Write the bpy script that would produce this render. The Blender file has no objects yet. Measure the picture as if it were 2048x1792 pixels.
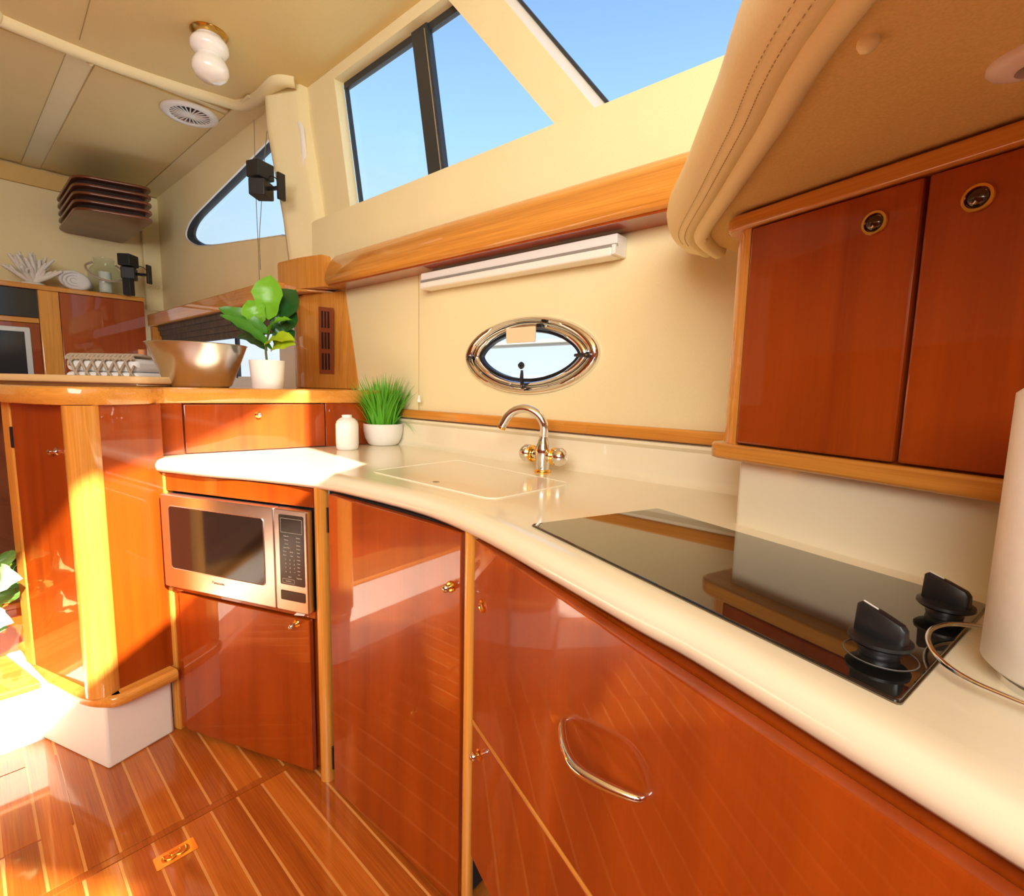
import bpy, bmesh, math, random
import numpy as np
from mathutils import Vector, Matrix
random.seed(4)
scene = bpy.context.scene
col = scene.collection
# ------------------------------------------------------------------ camera
FPX, HY, SL, CZ = 1000.0, 775.0, 0.0223, 1.17
_roll = math.atan(SL); _pitch = math.atan((896 - HY) * math.cos(_roll) / FPX)
_F = Vector((0, math.cos(_pitch), -math.sin(_pitch)))
_U0 = Vector((0, math.sin(_pitch), math.cos(_pitch))); _R0 = Vector((1, 0, 0))
_R = math.cos(_roll) * _R0 + math.sin(_roll) * _U0
_U = math.cos(_roll) * _U0 - math.sin(_roll) * _R0
CAM = Vector((0, 0, CZ))
cam_data = bpy.data.cameras.new('camera'); cam = bpy.data.objects.new('camera', cam_data); col.objects.link(cam)
cam_data.sensor_fit = 'HORIZONTAL'; cam_data.sensor_width = 36; cam_data.lens = 36 * FPX / 2048
cam_data.clip_start = 0.02
cam.matrix_world = Matrix(((_R.x, _U.x, -_F.x, 0), (_R.y, _U.y, -_F.y, 0), (_R.z, _U.z, -_F.z, CZ), (0, 0, 0, 1)))
scene.camera = cam
# ------------------------------------------------------------------ exposure
scene.view_settings.view_transform = 'Standard'; scene.view_settings.look = 'None'
scene.view_settings.gamma = 1; scene.view_settings.use_curve_mapping = False
scene.view_settings.exposure = 0.0
# ------------------------------------------------------------------ world
w = bpy.data.worlds.new('sky'); scene.world = w; w.use_nodes = True
nt = w.node_tree; nt.nodes.clear()
o_ = nt.nodes.new('ShaderNodeOutputWorld'); b_ = nt.nodes.new('ShaderNodeBackground')
tc = nt.nodes.new('ShaderNodeTexCoord'); sp = nt.nodes.new('ShaderNodeSeparateXYZ'); cr = nt.nodes.new('ShaderNodeValToRGB')
nt.links.new(tc.outputs['Generated'], sp.inputs[0]); nt.links.new(sp.outputs['Z'], cr.inputs[0])
els = cr.color_ramp.elements
els[0].position = 0.0; els[0].color = (.80, .90, 1.0, 1)
els[1].position = 1.0; els[1].color = (.12, .28, .75, 1)
for p, c in ((.22, (.62, .84, 1.0, 1)), (.42, (.40, .72, 1.0, 1)), (.62, (.22, .44, .94, 1))):
    e = els.new(p); e.color = c
nt.links.new(cr.outputs[0], b_.inputs[0]); b_.inputs[1].default_value = 1.15
nt.links.new(b_.outputs[0], o_.inputs[0])
# ------------------------------------------------------------------ sun (from forward and slightly inboard, 30 degrees up)
SUN = Vector((.578, -.635, .512)).normalized()
sd = bpy.data.lights.new('sun', 'SUN'); sd.energy = 22.0; sd.angle = math.radians(.9); sd.color = (1, .93, .80)
so = bpy.data.objects.new('sun', sd); col.objects.link(so)
so.rotation_euler = SUN.to_track_quat('Z', 'Y').to_euler(); so.location = SUN * 8
# ------------------------------------------------------------------ fill light (unseen area lamp added behind the camera to brighten the cabin)
def area(name, loc, target, sx, sy, power, color):
    d = bpy.data.lights.new(name, 'AREA'); d.shape = 'RECTANGLE'; d.size = sx; d.size_y = sy; d.energy = power; d.color = color
    o = bpy.data.objects.new(name, d); col.objects.link(o); o.location = loc
    o.rotation_euler = (Vector(loc) - Vector(target)).to_track_quat('Z', 'Y').to_euler(); return o
area('fill_light', (-.7, -1.35, 2.35), (-.9, 1.6, 1.2), 2.6, 1.6, 165, (1, .99, .93))
# ================================================================== helpers
def ray(x, y):
    return (_F * FPX + _R * (x - 1024) - _U * (y - 896)).normalized()
def az(x, y, z):
    d = ray(x, y); return CAM + d * ((z - CZ) / d.z)
class Frame:
    """upright local frame: x runs right along compass angle a, y away from the cabin, z up"""
    def __init__(s, ox, oy, a):
        a = math.radians(a); s.o = Vector((ox, oy, 0)); s.d = Vector((math.sin(a), math.cos(a), 0)); s.n = Vector((-s.d.y, s.d.x, 0))
        s.rot = math.atan2(s.d.y, s.d.x)
    def m(s): return Matrix.Translation(s.o) @ Matrix.Rotation(s.rot, 4, 'Z')
    def loc(s, p): r = Vector(p) - s.o; return Vector((r.dot(s.d), r.dot(s.n), p[2]))
    def w(s, x, y, z): return s.o + s.d * x + s.n * y + Vector((0, 0, z))
    def q(s, px, py, y=0.0):
        r = ray(px, py); t = (y - (CAM - s.o).dot(s.n)) / r.dot(s.n); return s.loc(CAM + r * t)
    def qz(s, px, py, z): return s.loc(az(px, py, z))
HULL = Frame(-.459, 2.08, 131.0)
LEDGE = Frame(-1.086, 1.646, 51.2)
FLANK = Frame(-1.192, 1.375, 26.0)
PDOOR = Frame(-1.245, 1.405, 114.0)
MW = Frame(-1.063, 1.549, 109.2)
D3 = Frame(-.499, 1.334, 130.2)
GAL = Frame(-.069, .953, 151.8)
CAB = Frame(.404, .912, 152.0)
AFTW = Frame(*(HULL.w(-3.03, 0, 0).xy), 41.0)
AFTC = Frame(*(HULL.w(-2.73, 0, 0).xy), 41.0)
FLOOR = Frame(0, 0, 132.2)
WORLD = Frame(0, 0, 90.0)

def link(o, parent=None):
    col.objects.link(o)
    if parent: o.parent = parent
    return o
def empty(name, fr, label, cat, group=None, loc=None):
    o = bpy.data.objects.new(name, None); o.empty_display_size = .05; link(o)
    o.matrix_world = fr.m() if loc is None else Matrix.Translation(loc) @ Matrix.Rotation(fr.rot, 4, 'Z')
    o['label'] = label; o['category'] = cat
    if group: o['group'] = group
    return o
def tag(o, label, cat, group=None):
    o['label'] = label; o['category'] = cat
    if group: o['group'] = group
    return o
def struct(o): o['kind'] = 'structure'; return o
def fin(name, bm, mat, parent=None, fr=None, ang=35, bev=0, seg=2, label=None, loc=None, flat_tri=False):
    bmesh.ops.remove_doubles(bm, verts=bm.verts, dist=1e-6)
    flats = []
    if bev:
        bm.normal_update()
        eds = [e for e in bm.edges if len(e.link_faces) == 2 and e.calc_face_angle(0) > .5]
        es_ = set(eds); flats = [f.normal.copy() for f in bm.faces if all(e in es_ for e in f.edges)]
        bmesh.ops.bevel(bm, geom=eds, offset=bev, segments=seg, profile=.5, affect='EDGES', clamp_overlap=True)
    bmesh.ops.recalc_face_normals(bm, faces=bm.faces)
    me = bpy.data.meshes.new(name); bm.to_mesh(me); bm.free()
    me.set_sharp_from_angle(angle=math.radians(ang))
    for p in me.polygons: p.use_smooth = len(p.vertices) < 9 and not (flat_tri and abs(p.normal.z) > .9999) and not any(abs(p.normal.dot(f)) > .9995 for f in flats)
    me.materials.append(mat)
    o = bpy.data.objects.new(name, me); link(o, parent)
    if fr is not None: o.matrix_world = fr.m()
    if loc is not None: o.location = loc
    if label: o['label'] = label
    return o
def a_box(bm, x0, x1, y0, y1, z0, z1):
    v = [bm.verts.new(p) for p in ((x0,y0,z0),(x1,y0,z0),(x1,y1,z0),(x0,y1,z0),(x0,y0,z1),(x1,y0,z1),(x1,y1,z1),(x0,y1,z1))]
    for f in ((3,2,1,0),(4,5,6,7),(0,1,5,4),(1,2,6,5),(2,3,7,6),(3,0,4,7)): bm.faces.new([v[i] for i in f])
    return v
def box(name, x0, x1, y0, y1, z0, z1, mat, parent=None, fr=None, bev=0.002, **k):
    bm = bmesh.new(); a_box(bm, x0, x1, y0, y1, z0, z1); return fin(name, bm, mat, parent, fr, bev=bev, **k)
def a_loft(bm, rings, cap=True, closed=True):
    R = [[bm.verts.new(p) for p in r] for r in rings]; n = len(R[0])
    for a, b in zip(R, R[1:]):
        for i in range(n if closed else n - 1): bm.faces.new((a[i], a[(i+1) % n], b[(i+1) % n], b[i]))
    if cap: bm.faces.new(R[0][::-1]); bm.faces.new(R[-1])
    return R
def loft(name, rings, mat, parent=None, fr=None, cap=True, closed=True, **k):
    bm = bmesh.new(); a_loft(bm, rings, cap, closed); return fin(name, bm, mat, parent, fr, **k)
def prism(name, poly, z0, z1, mat, parent=None, fr=None, bev=.002, **k):      # poly in local x,y
    return loft(name, [[(x, y, z0) for x, y in poly], [(x, y, z1) for x, y in poly]], mat, parent, fr, bev=bev, **k)
def slab(name, poly, y0, y1, mat, parent=None, fr=None, bev=.002, **k):       # poly in local x,z
    return loft(name, [[(x, y0, z) for x, z in poly], [(x, y1, z) for x, z in poly]], mat, parent, fr, bev=bev, **k)
def rrect(x0, x1, z0, z1, r, n=5):
    pts = []
    for cx, cz, a0 in ((x1-r, z0+r, -90), (x1-r, z1-r, 0), (x0+r, z1-r, 90), (x0+r, z0+r, 180)):
        for i in range(n + 1):
            a = math.radians(a0 + 90 * i / n); pts.append((cx + r*math.cos(a), cz + r*math.sin(a)))
    return pts
def spline(pts, n=8, closed=False):
    P = [Vector(p) for p in pts]; out = []; N = len(P)
    rng = range(N if closed else N - 1)
    for i in rng:
        if closed: a, b, c, d = P[i-1], P[i], P[(i+1) % N], P[(i+2) % N]
        else: a, b, c, d = P[max(i-1, 0)], P[i], P[i+1], P[min(i+2, N-1)]
        for j in range(n):
            t = j / n; out.append(.5 * ((2*b) + (c-a)*t + (2*a-5*b+4*c-d)*t*t + (-a+3*b-3*c+d)*t**3))
    if not closed: out.append(P[-1])
    return out
def a_tube(bm, pts, r, seg=10, closed=False, cap=True):
    P = [Vector(p) for p in pts]; n = len(P)
    rs = r if isinstance(r, (list, tuple)) else [r] * n
    rings = []; up = None
    for i in range(n):
        if closed: t = P[(i+1) % n] - P[i-1]
        else: t = P[min(i+1, n-1)] - P[max(i-1, 0)]
        t.normalize()
        if up is None:
            up = Vector((0, 0, 1)) if abs(t.z) < .9 else Vector((1, 0, 0))
        a = t.cross(up)
        if a.length < 1e-4: a = t.cross(Vector((0, 1, .01)))
        a.normalize(); b = a.cross(t).normalized(); up = b
        rings.append([P[i] + (a*math.cos(2*math.pi*k/seg) + b*math.sin(2*math.pi*k/seg)) * rs[i] for k in range(seg)])
    if closed: rings.append(rings[0])
    a_loft(bm, rings, cap and not closed)
def tube(name, pts, r, mat, parent=None, fr=None, seg=10, closed=False, **k):
    bm = bmesh.new(); a_tube(bm, pts, r, seg, closed); return fin(name, bm, mat, parent, fr, ang=50, **k)
def a_lathe(bm, prof, c=(0, 0, 0), axis=(0, 0, 1), seg=32, sx=1, sy=1):
    axis = Vector(axis).normalized(); q = Vector((0, 0, 1)).rotation_difference(axis); rings = []
    for r, z in prof:
        r = max(r, 1e-5)
        rings.append([Vector(c) + q @ Vector((r*sx*math.cos(2*math.pi*k/seg), r*sy*math.sin(2*math.pi*k/seg), z)) for k in range(seg)])
    a_loft(bm, rings)
def lathe(name, prof, mat, parent=None, fr=None, c=(0, 0, 0), axis=(0, 0, 1), seg=32, sx=1, sy=1, ang=35, **k):
    bm = bmesh.new(); a_lathe(bm, prof, c, axis, seg, sx, sy); return fin(name, bm, mat, parent, fr, ang=ang, **k)
def copy_tree(o, parent=None):
    c = o.copy(); col.objects.link(c)
    if parent: c.parent = parent
    for ch in list(o.children): copy_tree(ch, c)
    return c
def text(name, s, size, mat, parent, x, y, z, align='CENTER'):
    """flat lettering on a local x-z face looking towards -y"""
    cu = bpy.data.curves.new(name, 'FONT'); cu.body = s; cu.size = size; cu.align_x = align; cu.align_y = 'CENTER'; cu.extrude = .0002; cu.resolution_u = 2
    t = bpy.data.objects.new('tmp', cu); col.objects.link(t)
    dg = bpy.context.evaluated_depsgraph_get(); me = bpy.data.meshes.new_from_object(t.evaluated_get(dg)); bpy.data.objects.remove(t)
    me.transform(Matrix.Translation((x, y, z)) @ Matrix.Rotation(math.pi/2, 4, 'X')); me.materials.clear(); me.materials.append(mat)
    o = bpy.data.objects.new(name, me); link(o, parent); return o

# ================================================================== materials
def mat(name, color, rough=.5, metal=0, coat=0, spec=.5, coat_rough=.03, emit=0):
    m = bpy.data.materials.new(name); m.use_nodes = True; p = m.node_tree.nodes['Principled BSDF']
    p.inputs['Base Color'].default_value = (*color, 1); p.inputs['Roughness'].default_value = rough; p.inputs['Metallic'].default_value = metal
    p.inputs['Coat Weight'].default_value = coat; p.inputs['Coat Roughness'].default_value = coat_rough; p.inputs['Specular IOR Level'].default_value = spec
    if emit: p.inputs['Emission Color'].default_value = (*color, 1); p.inputs['Emission Strength'].default_value = emit
    return m
def N(m, t, **k):
    n = m.node_tree.nodes.new(t)
    for a, b in k.items(): setattr(n, a, b)
    return n
def wood(name, c1, c2, axis='z', scale=6, stretch=14, rough=.35, coat=1.0, contrast=1.0, fine=.35, coat_rough=.025, wavy=1.0):
    m = mat(name, c1, rough, 0, coat, spec=.2, coat_rough=coat_rough); L = m.node_tree.links; p = m.node_tree.nodes['Principled BSDF']
    tc = N(m, 'ShaderNodeTexCoord'); mp = N(m, 'ShaderNodeMapping'); L.new(tc.outputs['Object'], mp.inputs[0])
    s = [scale * stretch / 4] * 3; s['xyz'.index(axis)] = scale / 6; mp.inputs['Scale'].default_value = s
    n1 = N(m, 'ShaderNodeTexNoise'); n1.inputs['Scale'].default_value = 1.0; n1.inputs['Detail'].default_value = 5; n1.inputs['Distortion'].default_value = .6 * wavy
    L.new(mp.outputs[0], n1.inputs['Vector'])
    mp2 = N(m, 'ShaderNodeMapping'); L.new(tc.outputs['Object'], mp2.inputs[0])
    s2 = [260.0] * 3; s2['xyz'.index(axis)] = 5; mp2.inputs['Scale'].default_value = s2
    n2 = N(m, 'ShaderNodeTexNoise'); n2.inputs['Scale'].default_value = 1; n2.inputs['Detail'].default_value = 2; L.new(mp2.outputs[0], n2.inputs['Vector'])
    mx = N(m, 'ShaderNodeMath', operation='MULTIPLY_ADD'); L.new(n2.outputs[0], mx.inputs[0]); mx.inputs[1].default_value = fine; L.new(n1.outputs[0], mx.inputs[2])
    mr = N(m, 'ShaderNodeMapRange'); L.new(mx.outputs[0], mr.inputs[0]); c = .5 + fine/2
    mr.inputs[1].default_value = c - .28/contrast; mr.inputs[2].default_value = c + .28/contrast
    r = N(m, 'ShaderNodeMix', data_type='RGBA'); L.new(mr.outputs[0], r.inputs[0])
    r.inputs[6].default_value = (*c1, 1); r.inputs[7].default_value = (*c2, 1); L.new(r.outputs[2], p.inputs['Base Color'])
    return m
def fabric(name, c1, c2, scale=500, bump=.15, rough=.85, weave=True):
    m = mat(name, c1, rough, spec=.2); L = m.node_tree.links; p = m.node_tree.nodes['Principled BSDF']
    tc = N(m, 'ShaderNodeTexCoord'); n = N(m, 'ShaderNodeTexNoise'); n.inputs['Scale'].default_value = scale; n.inputs['Detail'].default_value = 2
    mp = N(m, 'ShaderNodeMapping'); mp.inputs['Scale'].default_value = (1, 1, .35) if weave else (1, 1, 1)
    L.new(tc.outputs['Object'], mp.inputs[0]); L.new(mp.outputs[0], n.inputs['Vector'])
    n3 = N(m, 'ShaderNodeTexNoise'); n3.inputs['Scale'].default_value = 5; L.new(tc.outputs['Object'], n3.inputs['Vector'])
    ad = N(m, 'ShaderNodeMath', operation='MULTIPLY_ADD'); L.new(n3.outputs[0], ad.inputs[0]); ad.inputs[1].default_value = .5; L.new(n.outputs[0], ad.inputs[2])
    mr = N(m, 'ShaderNodeMapRange'); L.new(ad.outputs[0], mr.inputs[0]); mr.inputs[1].default_value = .5; mr.inputs[2].default_value = 1.0
    r = N(m, 'ShaderNodeMix', data_type='RGBA'); L.new(mr.outputs[0], r.inputs[0]); r.inputs[6].default_value = (*c1, 1); r.inputs[7].default_value = (*c2, 1)
    L.new(r.outputs[2], p.inputs['Base Color'])
    b = N(m, 'ShaderNodeBump'); b.inputs['Strength'].default_value = bump; b.inputs['Distance'].default_value = .001; L.new(n.outputs[0], b.inputs['Height']); L.new(b.outputs[0], p.inputs['Normal'])
    return m
def glass(name, tint=(1, 1, 1), refl=.06, rough=0.0):
    m = bpy.data.materials.new(name); m.use_nodes = True; t = m.node_tree; t.nodes.clear()
    o = t.nodes.new('ShaderNodeOutputMaterial'); a = t.nodes.new('ShaderNodeBsdfTransparent'); g = t.nodes.new('ShaderNodeBsdfGlossy'); mx = t.nodes.new('ShaderNodeMixShader')
    a.inputs[0].default_value = (*tint, 1); g.inputs['Roughness'].default_value = rough
    fr = t.nodes.new('ShaderNodeFresnel'); fr.inputs[0].default_value = 1.35
    ge = t.nodes.new('ShaderNodeNewGeometry'); mu = t.nodes.new('ShaderNodeMath'); mu.operation = 'SUBTRACT'; mu.use_clamp = True
    t.links.new(fr.outputs[0], mu.inputs[0]); t.links.new(ge.outputs['Backfacing'], mu.inputs[1]); t.links.new(mu.outputs[0], mx.inputs[0]); t.links.new(a.outputs[0], mx.inputs[1]); t.links.new(g.outputs[0], mx.inputs[2]); t.links.new(mx.outputs[0], o.inputs[0])
    return m
CH1, CH2 = (.41, .066, .003), (.235, .029, .0013)
TK1, TK2 = (.78, .34, .06), (.55, .20, .025)
cherry = wood('cherry', CH1, CH2, 'z', 5, 7, fine=.22, contrast=.9, wavy=2.5)
cherry_x = wood('cherry_horizontal', CH1, CH2, 'z', 5, 7, fine=.22, contrast=.9, wavy=2.5)
teak = wood('teak_trim', TK1, TK2, 'z', 6, 18, fine=.8)
teak_x = wood('teak_trim_horizontal', TK1, TK2, 'x', 6, 18, fine=.8)
teak_y = wood('teak_trim_depth', TK1, TK2, 'y', 6, 18, fine=.8)
plank_a = wood('teak_plank', (.48, .125, .012), (.28, .056, .005), 'x', 7, 16, fine=.8, contrast=1.0, coat_rough=.06)
plank_b = wood('teak_plank_dark', (.46, .115, .012), (.28, .055, .005), 'x', 7, 16, fine=.8, coat_rough=.06)
plank_c = wood('teak_plank_warm', (.58, .165, .018), (.38, .085, .008), 'x', 7, 16, fine=.8, coat_rough=.06)
holly = wood('inlay_strip', (.72, .33, .09), (.60, .24, .055), 'x', 6, 8, coat_rough=.06)
walnut = wood('dark_varnished_wood', (.20, .055, .018), (.11, .028, .009), 'x', 4, 10, coat=.35)
cream = fabric('cream_vinyl', (.86, .76, .47), (.82, .71, .42), 420)
wallcream = fabric('cream_wall_vinyl', (.88, .75, .45), (.84, .71, .41), 420)
ceil_m = fabric('headliner', (.80, .65, .32), (.75, .60, .29), 300)
leather = fabric('cream_leather', (.92, .79, .44), (.88, .74, .40), 260, bump=.1, rough=.5, weave=False)
suede = fabric('tan_suede', (.78, .53, .21), (.68, .45, .16), 350, bump=.3, weave=False)
solid = mat('solid_surface', (.86, .77, .57), .22, coat=.5, coat_rough=.08)
gel = mat('white_vinyl', (.84, .76, .66), .55)
white = mat('white_ceramic', (.86, .84, .80), .35)
whitegloss = mat('white_plastic', (.85, .82, .78), .3)
lampw = mat('opal_glass', (.92, .90, .86), .15, coat=.5)
chrome = mat('chrome', (.82, .82, .84), .08, 1)
steel = mat('brushed_steel', (.68, .67, .65), .28, 1)
gold = mat('brass', (.95, .55, .12), .15, 1)
olddbrass = mat('old_brass', (.55, .33, .08), .3, 1)
black = mat('black_plastic', (.012, .012, .013), .35)
blackm = mat('black_rubber', (.015, .016, .018), .55)
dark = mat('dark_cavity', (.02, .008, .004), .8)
cookm = mat('black_ceramic_glass', (.008, .008, .007), .03, coat=1, spec=.8)
mglass = mat('microwave_glass', (.014, .008, .006), .08, spec=.45)
panelm = mat('control_panel_black', (.03, .022, .016), .2)
print_m = mat('panel_print', (.75, .70, .60), .5)
frameblack = mat('window_gasket', (.03, .035, .04), .45)
glassm = glass('window_glass'); jarglass = glass('jar_glass', (.93, .96, .95))
green1 = mat('leaf_light', (.16, .44, .02), .35); green4 = mat('leaf_mid', (.06, .24, .02), .35); green2 = mat('leaf_dark', (.015, .09, .015), .3); green3 = mat('leaf_yellow', (.42, .55, .02), .35)
grassm = mat('grass_green', (.11, .42, .02), .5); soil = mat('soil', (.05, .03, .02), .9)
boardm = wood('board_maple', (.80, .55, .28), (.66, .40, .17), 'x', 5, 10, coat=.1, rough=.4)
towel_m = fabric('terry_towel', (.86, .85, .84), (.78, .77, .76), 300, bump=.6, weave=False)
paper = fabric('paper_towel', (.88, .82, .74), (.84, .78, .70), 60, bump=.5, weave=False)
rope = fabric('jute_rope', (.50, .40, .30), (.38, .30, .22), 200, bump=.5, weave=False)
cork = mat('cork', (.62, .25, .10), .8)
screen = mat('screen', (.015, .018, .022), .12)
silver = mat('silver_plastic', (.50, .50, .48), .35, .6)
blind_m = fabric('brown_blind', (.16, .11, .08), (.10, .07, .05), 60)
seam_m = mat('stitch', (.38, .26, .10), .8)
sea_m = mat('water', (.30, .38, .40), .15)

# ================================================================== floor
fl = struct(box('floor', -3.6, 1.6, -2.4, 2.4, -.05, -.012, dark, fr=FLOOR, bev=0))
PITCH = .0668; W0 = .052
pm = [plank_a, plank_b, plank_c]
def plank(t0, t1, w0, w1, m, dz=0):
    box('plank', t0, t1, w0, w1, -.012, dz, m, fl, bev=.0008)
k = -26
while True:
    wlo = W0 + k * PITCH; whi = wlo + PITCH; k += 1
    if wlo > 1.0: break
    m = pm[(k * 7) % 3]
    g = .003
    if whi > .1:
        segs = [(-2.12 if whi < .3 else -1.95, -1.452), (-1.447, -1.432), (-1.427, -.35), (-.347, .9)]
    else:
        segs = [(-2.12, -2.0), (-1.997, -1.642), (-1.636, -1.452), (-1.447, -1.432), (-1.427, -.35), (-.347, .9)]
    for i, (a, b) in enumerate(segs):
        sh = 0.008 if a > -1.43 else 0
        if b - a < .03: continue
        plank(a, b, wlo + g - sh, whi - g - sh, pm[(k * 5 + i * 2) % 3])
        if wlo + sh > -1.2:
            box('inlay_strip', a, b, wlo - g - sh, wlo + g - sh, -.012, -.0006, holly, fl, bev=0)
for a, b, c, d in ((-1.450, -1.429, -1.7, .70),):
    bm = bmesh.new(); a_box(bm, a, b, c, d, -.012, .0002); fin('hatch_border', bm, plank_b, fl, bev=.001)
box('hatch_border', -1.642, -1.636, -1.2, .118, -.012, -.0005, plank_b, fl, bev=0)
box('hatch_border', -2.0, -1.64, .114, .120, -.012, .0002, plank_b, fl, bev=0)
# flush brass lifting ring set into the hatch
pr = [FLOOR.qz(*p, 0.0) for p in ((310, 1715), (378, 1676), (394, 1702), (322, 1742))]
cx = sum(p.x for p in pr)/4; cy = sum(p.y for p in pr)/4
FR = Frame(*(FLOOR.w(cx, cy, 0).xy), 132.2 - 90)
hw, hh = .044, .022
ring = empty('lift_ring', FR, 'flush brass lifting ring set into the teak floor hatch', 'floor ring')
prism('plate', rrect(-hw, hw, -hh, hh, .003), .0, .0016, gold, ring, bev=.0005)
prism('recess', rrect(-.030, .030, -.013, .013, .010), .0012, .0019, olddbrass, ring, bev=0)
tube('pull', spline([(-.024, .010, .003), (-.022, -.004, .003), (-.010, -.010, .003), (0, -.006, .003), (.010, -.010, .003), (.022, -.004, .003), (.024, .010, .003)], 5), .0022, gold, ring, seg=8)
tube('pull', spline([(-.012, .011, .003), (-.010, .002, .003), (0, .0, .003), (.010, .002, .003), (.012, .011, .003)], 5), .0016, gold, ring, seg=8)

# ================================================================== port side (hull) wall
def holed(name, x0, x1, z0, z1, hole, y0, y1, m, fr, parent=None):
    cxh = sum(p[0] for p in hole)/len(hole); czh = sum(p[1] for p in hole)/len(hole); outer = []
    for hx, hz in hole:
        dx, dz = hx - cxh, hz - czh; t = 1e9
        if dx > 1e-9: t = min(t, (x1 - cxh)/dx)
        if dx < -1e-9: t = min(t, (x0 - cxh)/dx)
        if dz > 1e-9: t = min(t, (z1 - czh)/dz)
        if dz < -1e-9: t = min(t, (z0 - czh)/dz)
        outer.append((cxh + dx*t, czh + dz*t))
    for c in ((x0, z0), (x1, z0), (x1, z1), (x0, z1)):   # snap nearest to corners
        i = min(range(len(outer)), key=lambda j: (outer[j][0]-c[0])**2 + (outer[j][1]-c[1])**2); outer[i] = c
    rings = [[(x, y0, z) for x, z in hole], [(x, y0, z) for x, z in outer], [(x, y1, z) for x, z in outer], [(x, y1, z) for x, z in hole], [(x, y0, z) for x, z in hole]]
    return loft(name, rings, m, parent, fr, cap=False)
pl_ = HULL.q(935, 715); pr_ = HULL.q(1202, 705); pt_ = HULL.q(1072, 631); pb_ = HULL.q(1075, 789)
PCX, PCZ = (pl_.x + pr_.x)/2, (pt_.z + pb_.z)/2; PA, PB = (pr_.x - pl_.x)/2, (pt_.z - pb_.z)/2
def lens(a, b, e=1.55, n=56):
    out = []
    for i in range(n):
        t = 2*math.pi*i/n; c, s = math.cos(t), math.sin(t)
        out.append((PCX + a*math.copysign(abs(c)**(1.0), c), PCZ + b*math.copysign(abs(s)**e, s)*1.0))
    return out
def lens2(a, b, n=56):
    ex = 1.06 + .30*max(0, min(1, (PA - a)/(PA*.24)))   # two arcs meeting in soft points
    out = []
    for i in range(n):
        t = 2*math.pi*i/n; c, s = math.cos(t), math.sin(t)
        out.append((PCX + a*c, PCZ + b*(math.copysign(abs(s)**ex, s))))
    return out
wall_low = struct(holed('wall_port', -1.05, 1.9, .90, 1.62, lens2(PA*.82, PB*.76), 0, .035, wallcream, HULL))
# wall seam in the vinyl at the left
sx = HULL.q(838, 700).x
box('seam', sx - .0008, sx + .0008, -.0012, .001, 1.04, 1.6, seam_m, wall_low, bev=0)
# porthole
port = empty('porthole', HULL, 'polished almond-shaped steel porthole in the cream wall above the faucet', 'porthole')
rings = []
for a, b, y in ((1.0, 1.0, .004), (1.0, 1.0, -.006), (.975, .96, -.018), (.93, .91, -.022), (.885, .85, -.016), (.865, .82, -.006), (.86, .81, .02)):
    rings.append([(x, y, z) for x, z in lens2(PA*a, PB*b)])
loft('outer_ring', rings, chrome, port, cap=False, ang=60)
rings = []
for a, b, y in ((.855, .79, .02), (.855, .79, -.010), (.84, .77, -.016), (.80, .72, -.018), (.765, .67, -.010), (.76, .66, .02)):
    rings.append([(x, y, z) for x, z in lens2(PA*a, PB*b)])
loft('hinged_frame', rings, chrome, port, cap=False, ang=60)
loft('gasket', [[(x, .000, z) for x, z in lens2(PA*.765, PB*.665)], [(x, -.006, z) for x, z in lens2(PA*.755, PB*.645)], [(x, -.006, z) for x, z in lens2(PA*.725, PB*.60)], [(x, .010, z) for x, z in lens2(PA*.72, PB*.59)]], black, port, cap=False)
loft('pane', [[(x, .006, z) for x, z in lens2(PA*.75, PB*.63)], [(x, .009, z) for x, z in lens2(PA*.75, PB*.63)]], glassm, port)
for px, py in ((950, 691), (1010, 658), (1090, 652), (1180, 690), (1165, 745), (1097, 772), (1018, 768), (960, 745)):
    q = HULL.q(px, py, -.018); lathe('screw', [(0, 0), (.0045, 0), (.0045, .002), (.002, .0035), (0, .0035)], steel, port, c=(q.x, -.015, q.z), axis=(0, -1, 0), seg=12)
def dog(px, py, dx, dz):
    q = HULL.q(px, py, -.025); bm = bmesh.new()
    a_lathe(bm, [(0, 0), (.008, 0), (.009, .004), (.009, .012), (.006, .015), (0, .015)], (q.x, -.018, q.z), (0, -1, 0), 16)
    a_tube(bm, [(q.x, -.028, q.z), (q.x + dx*.5, -.032, q.z + dz*.5), (q.x + dx, -.031, q.z + dz)], [.006, .0065, .004], 8)
    h = fin('latch', bm, black, port)
    lathe('screw', [(0, 0), (.0035, 0), (.0035, .0012), (0, .0016)], steel, h, c=(q.x, -.0335, q.z), axis=(0, -1, 0), seg=10)
dog(1176, 710, -.042, .0); dog(1046, 772, -.001, .050); dog(938, 716, .022, 0)
q = HULL.q(1043, 731, .0); lathe('knob', [(0, 0), (.010, 0), (.012, .006), (.007, .014), (0, .016)], black, port, c=(q.x, .004, q.z), axis=(0, -1, 0), seg=20)
a = HULL.q(1014, 657, -.03); b = HULL.q(1071, 684, -.03)
slab('hinge_tab', rrect(a.x, b.x, b.z, a.z, .004), -.034, -.028, mat('tab_cream', (.80, .66, .42), .35), port, bev=.001)
box('hinge', b.x, b.x + .02, -.03, -.016, a.z - .004, a.z + .008, black, port, bev=.002)

# sill trim strip and backsplash
struct(box('trim_1', .0, 1.45, -.020, .0, 1.038, 1.073, teak_x, fr=HULL, bev=.006, seg=3))
bs = [(-.0, .925), (-.028, .925), (-.016, .934), (-.010, .95), (-.012, 1.015), (-.026, 1.026), (-.027, 1.034), (0, 1.036)]
struct(loft('trim_2', [[(x, y, z) for y, z in bs] for x in (-.06, 1.4)], solid, fr=HULL))
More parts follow.
